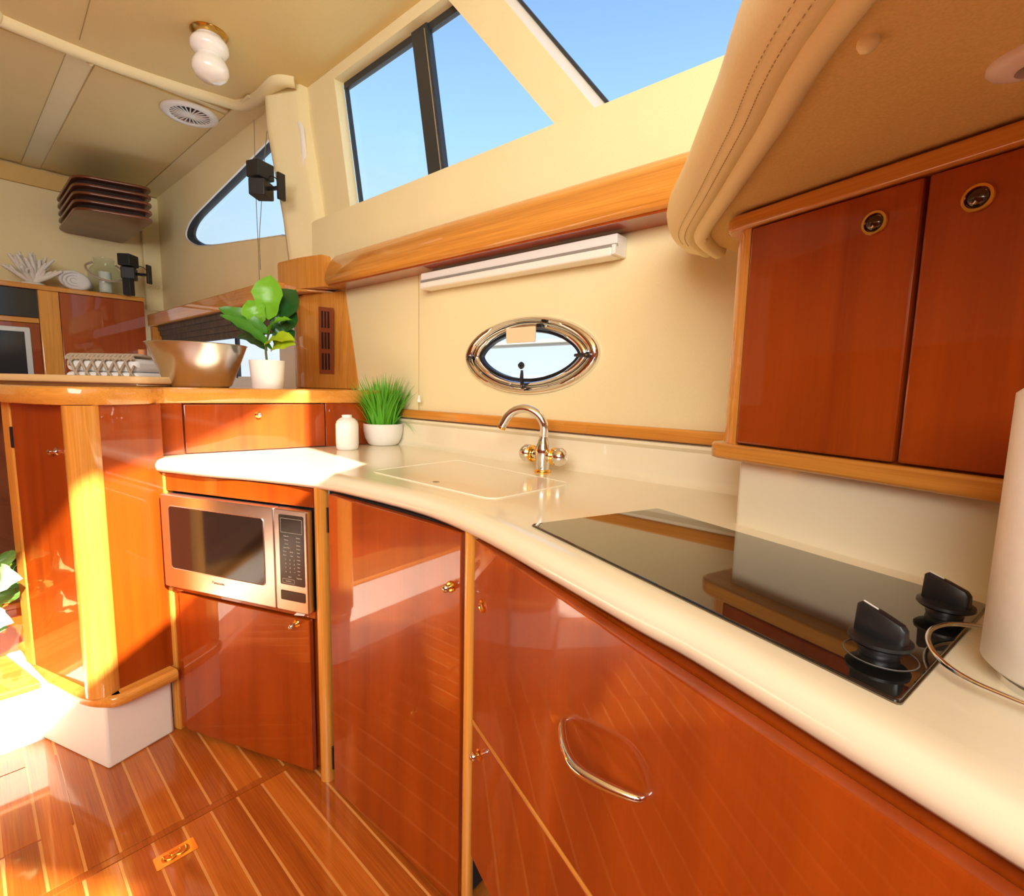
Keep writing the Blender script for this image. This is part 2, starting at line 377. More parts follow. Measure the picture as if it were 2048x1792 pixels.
# teak valance
x0v, x1v = HULL.q(650, 571, -.10).x, 1.45
vp = [(0, 1.603), (-.098, 1.600), (-.108, 1.606), (-.113, 1.622), (-.108, 1.650), (-.088, 1.695), (-.066, 1.724), (-.058, 1.732), (-.045, 1.734), (0, 1.734)]
val = struct(loft('trim_3', [[(x0v - .02, y * .3, 1.60 + (z - 1.60)*.9) for y, z in vp], [(x0v - .012, y * .75, z) for y, z in vp], [(x0v + .02, y, z) for y, z in vp]] + [[(x, y, z) for y, z in vp] for x in (x0v + .3, .6, x1v)], teak_x, fr=HULL, ang=50))
box('underside', x0v + .02, x1v, -.094, -.001, 1.594, 1.601, cherry_x, val, bev=0)
# upper cream panel below the windows
SZ = 1.925
upp = struct(loft('wall_port_upper', [[(x, y, z) for y, z in ((.06, 1.71), (-.050, 1.71), (-.050, SZ - .012), (-.046, SZ - .003), (-.038, SZ), (.06, SZ + .005))] for x in (-.72, 1.9)], cream, fr=HULL, ang=40))

# window wall above the sill: cream surround pieces
ZC = 2.56
WTL = HULL.q(668, 157); WBL = HULL.q(700, 412); APL = HULL.q(897, 0); APB = HULL.q(1106, 244); AP2 = HULL.q(1009, 0); AP2B = HULL.q(1182, 207)
def line_at(a, b, z): t = (z - a.z)/(b.z - a.z); return a.x + (b.x - a.x)*t
ZT = 2.514; ZB = 1.90
wtl = WTL.x; wbl = line_at(WTL, WBL, ZB); a1t = line_at(APL, APB, ZT); a1b = line_at(APL, APB, ZB); a2t = line_at(AP2, AP2B, ZC); a2b = line_at(AP2, AP2B, ZB)
surround = slab('window_surround', [(-.80, ZB), (wbl, ZB), (wtl, ZT), (a1t, ZT), (a1b, ZB), (a2b, ZB), (a2t, ZC), (-.80, ZC)], 0, .045, cream, fr=HULL, bev=0)
surround.name = 'wall_port_window_surround'; struct(surround)
# bevelled outer edge of the slanted pillar
pb = bmesh.new()
a_loft(pb, [[(a2b, 0, ZB), (a2b + .030, .050, ZB), (a2b, .050, ZB)], [(a2t, 0, ZC), (a2t + .030, .050, ZC), (a2t, .050, ZC)]])
fin('bevel', pb, whitegloss, surround)
sm = HULL.q(615, 180).x; sb = HULL.q(650, 520, -.0).x
win1 = struct(empty('window_1', HULL, '', '')); del win1['label']; del win1['category']
# gasket round the first window, glass, mullion
def bar(name, p, q, wd, y0, y1, m, parent):
    d = Vector((q[0]-p[0], 0, q[1]-p[1])).normalized(); n = Vector((-d.z, 0, d.x))*wd/2
    A, B = Vector((p[0], 0, p[1])), Vector((q[0], 0, q[1]))
    pts = [A + n, A - n, B - n, B + n]
    return slab(name, [(v.x, v.z) for v in pts], y0, y1, m, parent, bev=.0015)
bar('frame', (wtl + .005, ZT - .012), (a1t + .1, ZT - .012), .030, .045, .065, frameblack, win1)
bar('frame', (wbl + .012, ZB), (wtl + .010, ZT), .014, .045, .062, frameblack, win1)
bar('frame', (a1b + .005, ZB), (a1t, ZT), .010, .045, .062, frameblack, win1)
ma, mb = HULL.q(837, 40, .045), HULL.q(873, 340, .045)
ml = slab('mullion', [(line_at(HULL.q(822, 54, .04), HULL.q(857, 346, .04), ZB), ZB), (line_at(HULL.q(852, 27, .04), HULL.q(889, 335, .04), ZB), ZB),
     (line_at(HULL.q(852, 27, .04), HULL.q(889, 335, .04), ZT), ZT), (line_at(HULL.q(822, 54, .04), HULL.q(857, 346, .04), ZT), ZT)], .036, .062, frameblack, win1)
r0, r1 = HULL.q(846, 40, .03), HULL.q(881, 338, .03)
bar('mullion_strip', (line_at(r0, r1, ZB), ZB), (line_at(r0, r1, ZT - .02), ZT - .02), .005, .030, .037, steel, win1)
slab('pane', [(wbl, ZB), (wtl, ZT), (a1t, ZT), (a1b, ZB)], .052, .056, glassm, win1, bev=0)
win2 = struct(empty('window_2', HULL, '', '')); del win2['label']; del win2['category']
bar('frame', (a2b + .036, ZB), (a2t + .036, ZC), .008, .040, .060, frameblack, win2)
slab('pane', [(a2b + .03, ZB), (a2t + .03, ZC), (1.85, ZC), (1.85, ZB)], .052, .056, glassm, win2, bev=0)

# unseen panel added forward to block the sun beside the windscreen opening
struct(slab('sun_blocker', [(-.02, .9), (.585, .9), (.585, ZC), (-.02, ZC)], 0, .05, cream, fr=Frame(*(HULL.w(1.85, 0, 0).xy), 221.0), bev=0))
# ceiling: port galley part, running forward to the screen header
def hp(u, v): return (u, -v)
hdr = [HULL.loc((.80 + .13*y, y, 0)) for y in (1.3, -2.2)]
struct(prism('ceiling', [(-3.2, .1), (hdr[0].x, .1), (hdr[0].x, hdr[0].y), (hdr[1].x, hdr[1].y), (hdr[1].x, -3.5), (-3.2, -3.5)], ZC, ZC + .06, ceil_m, fr=HULL, bev=0))
# seams and mouldings on the ceiling
def cz(px, py, z=ZC): return HULL.qz(px, py, z)
mA = [cz(-120, -12, 2.535), cz(0, 48, 2.535), cz(240, 143, 2.535), cz(440, 207, 2.535), cz(485, 216, 2.535), cz(520, 200, 2.535), cz(555, 170, 2.535), cz(590, 172, 2.535)]
far = mA[0] + (mA[0] - mA[2]).normalized()*1.5
mp_ = spline([far] + mA, 6)
tb = bmesh.new(); rings = []
for i, p in enumerate(mp_):
    t = (mp_[min(i+1, len(mp_)-1)] - mp_[max(i-1, 0)]); t.z = 0; t.normalize(); s = Vector((-t.y, t.x, 0))
    rings.append([p + s*dx + Vector((0, 0, dz)) for dx, dz in ((-.03, .03), (-.026, .008), (-.012, -.004), (.006, -.008), (.022, .0), (.05, .012), (.055, .03))])
a_loft(tb, rings, True); struct(fin('trim_4', tb, cream, fr=HULL, ang=60))
ax = mA[2].x - .02
side = HULL.loc(HULL.w(0, 0, 0))
# saloon headliner panels (separate boards with joints)
s1 = cz(165, 112); s2 = cz(45, 364)
yy0, yy1 = s1.y, s2.y; ym = (yy0 + yy1)/2
sal = [(-3.02, ax - .03, -.17, ym + .045), (-3.02, ax - .03, ym - .055, -2.6)]
cp = struct(box('ceiling_saloon', -3.03, ax + .01, -3.5, .0, ZC - .008, ZC - .001, cream, fr=HULL, bev=0))
for i, (a, b, c, d) in enumerate(sal):
    box('panel', a + .06, b, d if d < c else c, c if d < c else d, ZC - .018, ZC - .008, ceil_m, cp, bev=.003)
box('batten', -3.02, ax - .02, ym - .05, ym + .04, ZC - .013, ZC - .008, cream, cp, bev=.001)
box('edge_strip', -3.02, -1.0, -.165, -.02, ZC - .016, ZC - .004, cream, cp, bev=.004)
g0, g1 = cz(180, 0), cz(160, 75)
bar_ = bmesh.new(); dd = (g1 - g0).normalized(); nn = Vector((-dd.y, dd.x, 0))*.0012
q0 = g0 - dd*.8; q1 = g1 + dd*.02
a_loft(bar_, [[q0 + nn, q0 - nn, q0 - nn + Vector((0, 0, -.0015)), q0 + nn + Vector((0, 0, -.0015))], [q1 + nn, q1 - nn, q1 - nn + Vector((0, 0, -.0015)), q1 + nn + Vector((0, 0, -.0015))]])
struct(fin('trim_5', bar_, seam_m, fr=HULL))

# column between galley window and saloon window
def ringc(xr, xl, z, f=1.0):
    return [(x, y*f if y < 0 else y, z) for x, y in ((xr, .02), (xr, -.035), (xr - .02, -.052), (xr - .06, -.068), (xr - .12, -.098), ((xl + xr)/2 - .04, -.118), (xl + .05, -.125), (xl + .015, -.112), (xl, -.085), (xl, .02))]
xl_t = HULL.q(530, 220, -.11).x; xl_b = HULL.q(562, 500, -.11).x; xr_b = HULL.q(637, 500, -.035).x
struct(loft('trim_6', [ringc(xr_b + .02, xl_b + .01, 1.735, .75), ringc(xr_b, xl_b, 1.95, .9), ringc(sm + .02, xl_t, 2.4), ringc(sm, xl_t - .01, ZC)], cream, fr=HULL, ang=60))
# saloon side wall (set in to y=-.05) with its own window
SY = -.05
tip = HULL.q(378, 470, SY)
pts = [(372, 470), (383, 440), (420, 400), (470, 350), (535, 284), (560, 258), (600, 260), (600, 462), (560, 470), (480, 482), (410, 491), (385, 486)]
hole = [HULL.q(*p, SY) for p in pts]
hs = spline([Vector((p.x, p.z, 0)) for p in hole], 4, closed=True); hs = [(p.x, p.y) for p in hs]
if sum((hs[i][0]-hs[i-1][0])*(hs[i][1]+hs[i-1][1]) for i in range(len(hs))) > 0: hs = hs[::-1]
zs0 = HULL.q(420, 600, SY).z
sw = struct(holed('wall_port_saloon', -3.05, -.80, 1.60, ZC, hs, SY, SY + .05, wallcream, HULL))
def scal(pts, s):
    cxx = sum(p[0] for p in pts)/len(pts); czz = sum(p[1] for p in pts)/len(pts); return [(cxx + (p[0]-cxx)*s, czz + (p[1]-czz)*s) for p in pts]
win3 = struct(empty('window_3', HULL, '', '')); del win3['label']; del win3['category']
loft('frame', [[(x, SY + .008, z) for x, z in scal(hs, 1.03)], [(x, SY - .004, z) for x, z in scal(hs, 1.02)], [(x, SY - .004, z) for x, z in scal(hs, 1.0)], [(x, SY + .03, z) for x, z in scal(hs, .99)]], whitegloss, win3, cap=False, ang=60)
loft('gasket', [[(x, SY + .004, z) for x, z in scal(hs, 1.0)], [(x, SY + .03, z) for x, z in scal(hs, .94)], [(x, SY + .045, z) for x, z in scal(hs, .94)]], frameblack, win3, cap=False)
loft('pane', [[(x, SY + .036, z) for x, z in scal(hs, .97)], [(x, SY + .04, z) for x, z in scal(hs, .97)]], glassm, win3)
# aft wall
struct(box('wall_aft', -3.6, .085, .0, .05, -.05, ZC, wallcream, fr=AFTW, bev=0))
struct(box('trim_7', -.16, .05, -.045, .0, 1.7, ZC - .02, cream, fr=AFTW, bev=.012))
struct(box('trim_8', -3.5, .06, -.02, .0, ZC - .13, ZC - .02, suede, fr=AFTW, bev=.003))
# starboard side and aft parts of the cabin that close the room
stb = struct(box('wall_starboard_lower', -3.05, 2.6, -3.35, -3.3, -.05, 1.55, cherry_x, fr=HULL, bev=0))
struct(box('wall_starboard_upper', -3.05, 2.6, -3.35, -3.3, 1.55, 2.62, mat('starboard_fabric', (.42, .28, .14), .9), fr=HULL, bev=0))
struct(box('wall_front', -.8, 3.6, 0, .05, -.05, 1.45, cherry_x, fr=Frame(*(HULL.w(2.85, 0, 0).xy), 221.0), bev=0))

# ================================================================== counter
TZ = .925
outer = [(-1.30, 1.635), (-1.165, 1.562), (-.936, 1.478), (-.763, 1.430), (-.546, 1.345), (-.416, 1.262), (-.202, 1.086), (-.067, .920), (.058, .718), (.148, .567), (.193, .498), (.266, .357), (.312, .268), (.42, .06), (.60, -.28)]
front = spline([Vector((x, y, 0)) for x, y in outer[1:]], 6)
# rounded left tip
tipc = [Vector((-1.170, 1.605, 0)), Vector((-1.185, 1.588, 0)), Vector((-1.184, 1.572, 0))]
front = tipc + front
def offs(path, d):
    out = []
    for i, p in enumerate(path):
        t = path[min(i+1, len(path)-1)] - path[max(i-1, 0)]; t.normalize(); out.append(p + Vector((-t.y, t.x, 0))*d)
    return out
hb = [HULL.w(-.055, 0, 0), HULL.w(1.30, 0, 0)]
back = [Vector((1.25, .15, 0)), hb[1], hb[0], LEDGE.w(.0, .06, 0), LEDGE.w(-.06, .05, 0)]
prof = [(.040, .925), (.026, .9245), (.014, .922), (.006, .917), (.001, .908), (.000, .899), (.003, .889), (.010, .882), (.022, .880), (.06, .880)]
bm = bmesh.new(); rows = []
for d, z in prof:
    rows.append([bm.verts.new((p.x, p.y, z)) for p in offs(front, d)])
for a, b in zip(rows, rows[1:]):
    for i in range(len(a)-1): bm.faces.new((a[i], a[i+1], b[i+1], b[i]))
bk = [bm.verts.new((p.x, p.y, .925)) for p in back]; bk2 = [bm.verts.new((p.x, p.y, .880)) for p in back]
from mathutils.geometry import delaunay_2d_cdt
def fill(bm, loop):
    n = len(loop); r = delaunay_2d_cdt([v.co.xy for v in loop], [(i, (i+1) % n) for i in range(n)], [], 1, 1e-6)
    for f in r[2]:
        ids = [r[3][i][0] if r[3][i] else None for i in f]
        if None in ids: continue
        try: bm.faces.new([loop[i] for i in ids]).smooth = False
        except ValueError: pass
fill(bm, rows[0] + bk); fill(bm, rows[-1] + bk2)
for i in range(len(back)-1): bm.faces.new((bk[i], bk[i+1], bk2[i+1], bk2[i]))
ct = fin('countertop', bm, solid, ang=40, flat_tri=True); tag(ct, 'long curved cream solid-surface worktop with a rounded nose', 'worktop')
# raised cream bulkhead behind the cooktop
b1 = Vector((.421, .923)); dc = CAB.d.xy; nc = CAB.n.xy
poly = [tuple(b1 + dc*1.3), tuple(b1 + dc*.012)] + [tuple(b1 + dc*(.012 - .012*math.sin(math.radians(a))) + nc*(.012 - .012*math.cos(math.radians(a)))) for a in (30, 60, 90)] + [tuple(b1 + nc*.05), tuple(b1 + nc*.36), tuple(b1 + nc*.36 + dc*1.3)]
struct(prism('trim_9', poly, TZ - .002, 1.052, solid, fr=WORLD, bev=0))
# sink lid
sk = [az(*p, TZ) for p in ((740, 943), (915, 921), (1143, 968), (985, 1000))]
def roundpoly(P, r, n=5):
    out = []; M = len(P)
    for i in range(M):
        a, b, c = P[i-1], P[i], P[(i+1) % M]; u = (a-b).normalized(); v = (c-b).normalized(); p0 = b + u*r; p1 = b + v*r
        for j in range(n+1):
            t = j/n; out.append((1-t)**2*p0 + 2*t*(1-t)*b + t*t*p1)
    return out
rp = roundpoly([Vector((p.x, p.y, 0)) for p in sk], .035)
sink = empty('sink_lid', WORLD, 'flush cream lid covering the sink in the worktop beside the faucet', 'sink cover')
cs = sum(rp, Vector())/len(rp)
loft('lid', [[(p.x, p.y, TZ + .0002) for p in rp], [(p.x, p.y, TZ + .0014) for p in [cs + (q - cs)*.995 for q in rp]]], solid, sink, bev=0)
tube('edge_bead', [(p.x, p.y, TZ + .0010) for p in rp], .0016, mat('lid_edge', (.93, .86, .70), .2, coat=.5), sink, seg=6, closed=True)
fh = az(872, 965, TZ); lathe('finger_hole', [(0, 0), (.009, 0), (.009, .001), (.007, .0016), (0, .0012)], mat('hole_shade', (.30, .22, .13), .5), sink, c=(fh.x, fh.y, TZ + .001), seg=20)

# ================================================================== cooktop
ck = [az(*p, TZ) for p in ((1063, 1052), (1315, 1020), (1975, 1215), (1797, 1411))]
cook = empty('cooktop', WORLD, 'black ceramic glass cooktop with two knobs set in the cream worktop', 'cooktop')
rp = roundpoly([Vector((p.x, p.y, 0)) for p in ck], .006, 3)
loft('glass_plate', [[(p.x, p.y, TZ) for p in rp], [(p.x, p.y, TZ + .004) for p in rp]], cookm, cook, bev=.001)
cc = sum(ck, Vector())/4
loft('steel_edge', [[(p.x, p.y, TZ + .0001) for p in [cc + (q - cc)*1.006 for q in rp]], [(p.x, p.y, TZ + .0018) for p in [cc + (q - cc)*1.006 for q in rp]]], mat('dark_steel', (.25, .22, .18), .3, 1), cook, bev=0)
def cknob(px, py, ang):
    p = az(px, py, TZ + .004); e = bmesh.new()
    a_lathe(e, [(0, .0), (.016, .0), (.017, .004), (.015, .009), (.024, .011), (.026, .013), (.0255, .016), (.018, .018), (0, .018)], (p.x, p.y, TZ + .004), seg=36)
    kn = fin('knob', e, black, cook, ang=40)
    a = math.radians(ang); d = Vector((math.cos(a), math.sin(a), 0)); n = Vector((-d.y, d.x, 0)); c = Vector((p.x, p.y, TZ + .02))
    gr = []
    for s, h0, h1, w_ in ((-.021, 0, .026, .0065), (-.018, 0, .0285, .0075), (.0, 0, .024, .0085), (.017, 0, .0185, .0075), (.021, 0, .014, .006)):
        gr.append([c + d*s + n*w_ + Vector((0, 0, h0)), c + d*s - n*w_ + Vector((0, 0, h0)), c + d*s - n*w_*.6 + Vector((0, 0, h1)), c + d*s + n*w_*.6 + Vector((0, 0, h1))])
    loft('grip', gr, black, kn, bev=.0012)
    mk = bmesh.new(); a_tube(mk, [c + d*(-.017) + Vector((0, 0, .0292)), c + d*(-.004) + Vector((0, 0, .0255))], .0008, 6); fin('pointer_mark', mk, print_m, kn)
    return kn
cknob(1757, 1306, -62); cknob(1888, 1232, -62)
p = az(1760, 1308, TZ + .004)
bm = bmesh.new(); a_tube(bm, [(p.x + .029*math.cos(t*math.pi/24), p.y + .029*math.sin(t*math.pi/24), TZ + .0042) for t in range(48)], .0006, 5, closed=True); fin('ring_mark', bm, mat('ring_grey', (.12, .11, .10), .4), cook)
for sx_, r in ():
    c0 = ck[0] + (ck[3]-ck[0])*sx_ + (ck[1]-ck[0])*.5
    bm = bmesh.new(); a_tube(bm, [(c0.x + r*math.cos(t*math.pi/32), c0.y + r*math.sin(t*math.pi/32), TZ + .0040) for t in range(64)], .0005, 5, closed=True); fin('ring_mark', bm, mat('ring_dim', (.035, .03, .025), .3), cook)

# ================================================================== faucet
fb = az(1085, 945, TZ); FF = Frame(fb.x, fb.y, 131)
fa = empty('faucet', FF, 'chrome gooseneck mixer faucet with two brass-ringed handles beside the sink', 'faucet')
lathe('base', [(0, 0), (.024, 0), (.025, .003), (.024, .007), (.020, .010), (0, .010)], gold, fa, seg=32)
lathe('body', [(.0, .006), (.019, .008), (.020, .03), (.022, .045), (.024, .060), (.022, .075), (.016, .090), (.012, .102), (.0115, .125), (.0, .125)], chrome, fa, seg=32, ang=60)
def F2(px, py, y): q = FF.q(px, py, y); return Vector((q.x, q.y, q.z))
sp_ = [Vector((0, 0, .93 + .115))] + [F2(px, py, y) for px, py, y in ((1090, 870, -.0), (1088, 850, -.004), (1078, 832, -.010), (1057, 819, -.022), (1036, 819, -.032), (1018, 830, -.042), (1008, 845, -.048), (1004, 853, -.05))]
sp_ = [Vector((p.x, p.y, p.z - TZ if p.z > .93 else p.z)) for p in sp_]; sp_[0] = Vector((0, 0, .115)); sp_[1].x = sp_[0].x + .001
ff = empty; fa.location = (fb.x, fb.y, TZ)
tube('spout', spline(sp_, 6), .0125, chrome, fa, seg=18)
e_ = sp_[-1]; dd = (sp_[-1] - sp_[-2]).normalized(); lathe('aerator', [(0, 0), (.013, 0), (.0135, .006), (.011, .008), (0, .008)], gold, fa, c=tuple(e_ - dd*.001), axis=tuple(dd), seg=24)
for sgn in (-1, 1):
    nm = 'handle'
    h = lathe(nm, [(0, 0), (.014, .0), (.014, .016), (.0, .016)], chrome, fa, c=(sgn*.016, 0, .052), axis=(sgn, 0, 0), seg=28)
    lathe('ring', [(0, 0), (.021, 0), (.0245, .003), (.0225, .006), (.0245, .009), (.022, .012), (.0, .012)], gold, h, c=(sgn*.034, 0, .052), axis=(sgn, 0, 0), seg=28)
    lathe('ball', [(0, 0), (.021, 0), (.026, .008), (.026, .020), (.019, .032), (.009, .038), (0, .039)], chrome, h, c=(sgn*.044, 0, .052), axis=(sgn, 0, 0), seg=28, ang=60)

# ================================================================== lower cabinets
def knob(parent, fr_pt, axis=(0, -1, 0), r=.012, name='knob', stick=.022, ballm=None):
    k = lathe(name, [(0, 0), (r, 0), (r*1.05, .002), (r*.8, .004), (0, .004)], gold, parent, c=tuple(fr_pt), axis=axis, seg=24)
    lathe('button', [(0, .0), (r*.45, .0), (r*.42, stick*.4), (r*.72, stick*.55), (r*.75, stick*.8), (r*.4, stick), (0, stick)], ballm or chrome, k, c=tuple(fr_pt), axis=axis, seg=20, ang=60)
    return k
# microwave unit ------------------------------------------------------
mwc = empty('cabinet_unit', MW, 'cherry floor cabinet with a low door, holding the microwave', 'cabinet')
LX = .540
box('carcass', -.02, LX, .02, .30, .012, .500, cherry, mwc, bev=0)
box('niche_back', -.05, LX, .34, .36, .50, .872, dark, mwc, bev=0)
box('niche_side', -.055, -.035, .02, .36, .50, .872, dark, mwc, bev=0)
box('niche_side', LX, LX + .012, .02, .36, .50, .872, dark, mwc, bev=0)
box('top_rail', -.035, LX, -.002, .02, .822, .878, cherry_x, mwc)
box('shelf_rail', -.012, LX, -.004, .02, .495, .517, cherry_x, mwc)
box('stile', -.030, .004, .0, .03, .012, .50, cherry, mwc)
box('stile', -.062, -.030, -.006, .03, .0, .50, teak, mwc, bev=.004)
box('stile', -.070, -.035, -.004, .03, .50, .878, teak, mwc, bev=.004)
dr = box('door', .008, .524, -.012, .006, .018, .492, cherry, mwc, bev=.003)
kp = MW.q(594, 1247, -.012); knob(dr, (kp.x, -.012, kp.z), r=.011, stick=.03)
hg = MW.q(376, 1415, -.012); box('hinge', .004, .010, -.010, -.003, hg.z - .035, hg.z + .035, black, dr, bev=.001)
tear = MW.q(600, 1221, -.013)
slab('tape_scrap', [(tear.x - .022, tear.z + .008), (tear.x + .024, tear.z + .000), (tear.x + .014, tear.z - .014), (tear.x - .022, tear.z - .018), (tear.x - .010, tear.z - .006)], -.0135, -.0128, whitegloss, dr, bev=0)
# half round teak posts
def post(name, fr, x, y, r, z0, z1, label):
    o = lathe(name, [(0, z0), (r, z0), (r, z1), (0, z1)], teak, None, fr, c=(x, y, 0), seg=28); return tag(o, label, 'post')
post('corner_post', MW, .566, .004, .021, 0, .885, 'round teak post between the microwave cabinet and the curved cherry door')
post('corner_post', WORLD, -.0765, .9640, .0125, 0, .885, 'round teak post between the tall cherry door and the drawer front')
# door 3 unit
d3 = empty('door_cabinet', D3, 'tall plain cherry cabinet door under the curved worktop, knob at top right', 'cabinet')
box('carcass', .0, .528, .02, .12, .012, .876, dark, d3, bev=0)
drw = box('door', .012, .529, -.006, .014, .006, .874, cherry, d3, bev=.003)
kp = D3.q(902, 1173, -.006); knob(drw, (kp.x, -.006, kp.z), r=.0115)
for pz in ((652, 1035), (654, 1500)):
    h = D3.q(*pz, -.004); box('hinge', .004, .011, -.008, .0, h.z - .04, h.z + .03, black, drw, bev=.001)
# galley drawer unit
gl = empty('drawer_cabinet', GAL, 'cherry galley cabinet with a wide drawer and bow handle under the cooktop', 'cabinet')
box('carcass', .004, 1.5, .02, .25, .14, .876, cherry, gl, bev=0)
box('toe_kick', .004, 1.5, .08, .10, -.01, .16, dark, gl, bev=0)
g1_ = box('drawer', .008, 1.5, -.004, .016, .497, .876, cherry_x, gl, bev=.003)
g2_ = box('door', .008, 1.5, -.004, .016, .188, .489, cherry_x, gl, bev=.003)
box('edge_strip', .008, 1.5, -.005, .012, .490, .4965, teak_x, gl, bev=.001)
ha, hb_ = GAL.q(1133, 1440, -.006), GAL.q(1287, 1594, -.006)
pts = [(ha.x, -.004, ha.z), (ha.x + .004, -.016, ha.z), (ha.x + (hb_.x-ha.x)*.25, -.036, ha.z - .002), ((ha.x+hb_.x)/2, -.046, (ha.z+hb_.z)/2 - .003), (ha.x + (hb_.x-ha.x)*.75, -.036, hb_.z - .002), (hb_.x - .004, -.016, hb_.z), (hb_.x, -.004, hb_.z)]
tube('handle', spline(pts, 6), [.0030 + .0032*math.sin(math.pi*i/36) for i in range(37)], chrome, g1_, seg=14)
kp = GAL.q(965, 1213, -.004); lathe('lock_ring', [(0, 0), (.0115, 0), (.012, .002), (.009, .004), (.008, .002), (0, .001)], gold, g1_, c=(kp.x, -.004, kp.z), axis=(0, -1, 0), seg=24)
lathe('lock_core', [(0, 0), (.0075, 0), (.007, .003), (0, .0035)], olddbrass, g1_, c=(kp.x, -.004, kp.z), axis=(0, -1, 0), seg=20)
kp = GAL.q(957, 1510, -.006); knob(g2_, (kp.x, -.004, kp.z), r=.011, stick=.02)

# ================================================================== microwave
mv = empty('microwave', MW, 'built-in stainless microwave oven with black window and keypad', 'microwave')
YF = -.032
tl, bl, tr, br = MW.q(321, 983, YF), MW.q(328, 1163, YF), MW.q(612, 1018, YF), MW.q(617, 1214, YF)
X0, X1, Z0, Z1 = (tl.x + bl.x)/2, (tr.x + br.x)/2, .520, .818
box('body', X0 + .01, X1 - .004, -.006, .30, Z0 + .004, Z1 - .003, black, mv)
xs = MW.q(549, 1100, YF).x
door = slab('door', rrect(X0, xs - .0008, Z0, Z1, .006), YF, -.006, steel, mv, bev=.003)
wa, wb = MW.q(337, 1011, YF), MW.q(531, 1170, YF)
z_t = MW.q(337, 1011, YF).z; z_b = MW.q(531, 1171, YF).z
slab('window', rrect(wa.x, wb.x, z_b, z_t, .010), YF - .001, YF + .003, mglass, door, bev=.0006)
wr = rrect(wa.x, wb.x, z_b, z_t, .010)
tube('window_bead', [(x, YF - .0006, z) for x, z in wr], .0013, steel, door, seg=6, closed=True)
cp_ = slab('control_panel', rrect(xs + .0008, X1, Z0, Z1, .006), YF, -.006, steel, mv, bev=.003)
ka, kb = MW.q(556, 1026, YF), MW.q(611, 1177, YF)
kx0, kx1, kz1 = MW.q(558, 1060, YF).x, MW.q(608, 1090, YF).x, MW.q(575, 1030, YF).z
kz0 = MW.q(590, 1172, YF).z
slab('keypad', rrect(kx0, kx1, kz0, kz1, .004), YF - .001, YF + .003, panelm, cp_, bev=.0005)
bz0, bz1 = MW.q(590, 1203, YF).z, MW.q(590, 1184, YF).z
slab('open_button', rrect(kx0, kx1, bz0, bz1, .003), YF - .0015, YF + .003, panelm, cp_, bev=.0008)
kw = kx1 - kx0; kh = kz1 - kz0; yt = YF - .0013
dsp = rrect(kx0 + kw*.08, kx1 - kw*.06, kz1 - kh*.25, kz1 - kh*.05, .002)
tube('display_outline', [(x, yt, z) for x, z in dsp], .0004, print_m, cp_, seg=4, closed=True)
def T(s, fx, fz, size): text('lettering', s, size, print_m, cp_, kx0 + kw*fx, yt, kz1 - kh*fz)
for s, fx, fz in (('Popcorn', .30, .30), ('Power', .30, .355), ('Clock', .30, .41), ('Quick Min', .30, .465), ('Timer', .22, .52), ('Serve', .50, .52), ('More', .22, .575), ('Less', .50, .575), ('Start', .40, .88)): T(s, fx, fz, .0052)
for r_, row in enumerate(('123', '456', '789', 'o0*')):
    for c_, ch in enumerate(row): T(ch, .25 + .14*c_*1.25, .635 + .058*r_, .0062)
for i, s in enumerate(('Reheat', 'Frozen', 'Entree', 'Potato', 'Soup', 'Pizza', 'Coffee', 'Pasta', 'Rice', 'Oats', 'Fry', 'Vegetable')): T(s, .78, .31 + .052*i, .0048)
so_ = rrect(kx0 + kw*.10, kx0 + kw*.58, kz0 + kh*.025, kz0 + kh*.085, .0015)
tube('key_outline', [(x, yt, z) for x, z in so_], .0004, print_m, cp_, seg=4, closed=True); T('Stop/Reset', .34, .945, .0042)
lp = MW.q(437, 1167, YF); text('maker_name', 'Panasonic', .013, mat('grey_print', (.25, .16, .10), .5), door, lp.x, YF - .0004, lp.z)

# ================================================================== ledge unit (raised teak-topped drawer box)
lg = empty('ledge_cabinet', LEDGE, 'raised cherry drawer box with one wide drawer on the worktop by the peninsula', 'cabinet')
x_end = LEDGE.loc(HULL.w(-.055, 0, 0)).x
box('carcass', -.105, x_end, .012, .20, TZ - .05, 1.095, cherry_x, lg, bev=0)
a = LEDGE.q(282, 860, 0).x; b = LEDGE.q(367, 860, 0).x; c = LEDGE.q(650, 850, 0).x
box('panel', a, b - .001, -.002, .014, TZ + .001, 1.094, cherry_x, lg)
dw = box('drawer', b + .003, c - .002, -.006, .014, TZ + .004, 1.091, cherry_x, lg, bev=.003)
box('panel', c + .002, x_end, -.002, .014, TZ + .001, 1.094, cherry_x, lg)
kp = LEDGE.q(517, 829, -.006); knob(dw, (kp.x, -.006, kp.z), r=.0115)
# teak ledge top, running from the hull wall round the peninsula end
front_l = [HULL.w(-.04, 0, 0), LEDGE.w(.36, -.012, 0), LEDGE.w(.0, -.012, 0), Vector((-1.115, 1.590, 0)), Vector((-1.112, 1.530, 0)), Vector((-1.135, 1.455, 0)), Vector((-1.165, 1.400, 0)), Vector((-1.225, 1.362, 0)), Vector((-1.32, 1.375, 0)), Vector((-1.46, 1.435, 0)), Vector((-1.62, 1.515, 0)), Vector((-1.95, 1.66, 0)), Vector((-2.4, 1.85, 0))]
fs = [front_l[0]] + spline(front_l[1:], 6)
pf = [(.022, 1.146), (.010, 1.146), (.003, 1.142), (0, 1.132), (0, 1.104), (.004, 1.096), (.012, 1.094)]
bm = bmesh.new(); rows = []
for d, z in pf: rows.append([bm.verts.new((p.x, p.y, z)) for p in offs(fs, -d)])
for A_, B_ in zip(rows, rows[1:]):
    for i in range(len(A_)-1): bm.faces.new((A_[i], A_[i+1], B_[i+1], B_[i]))
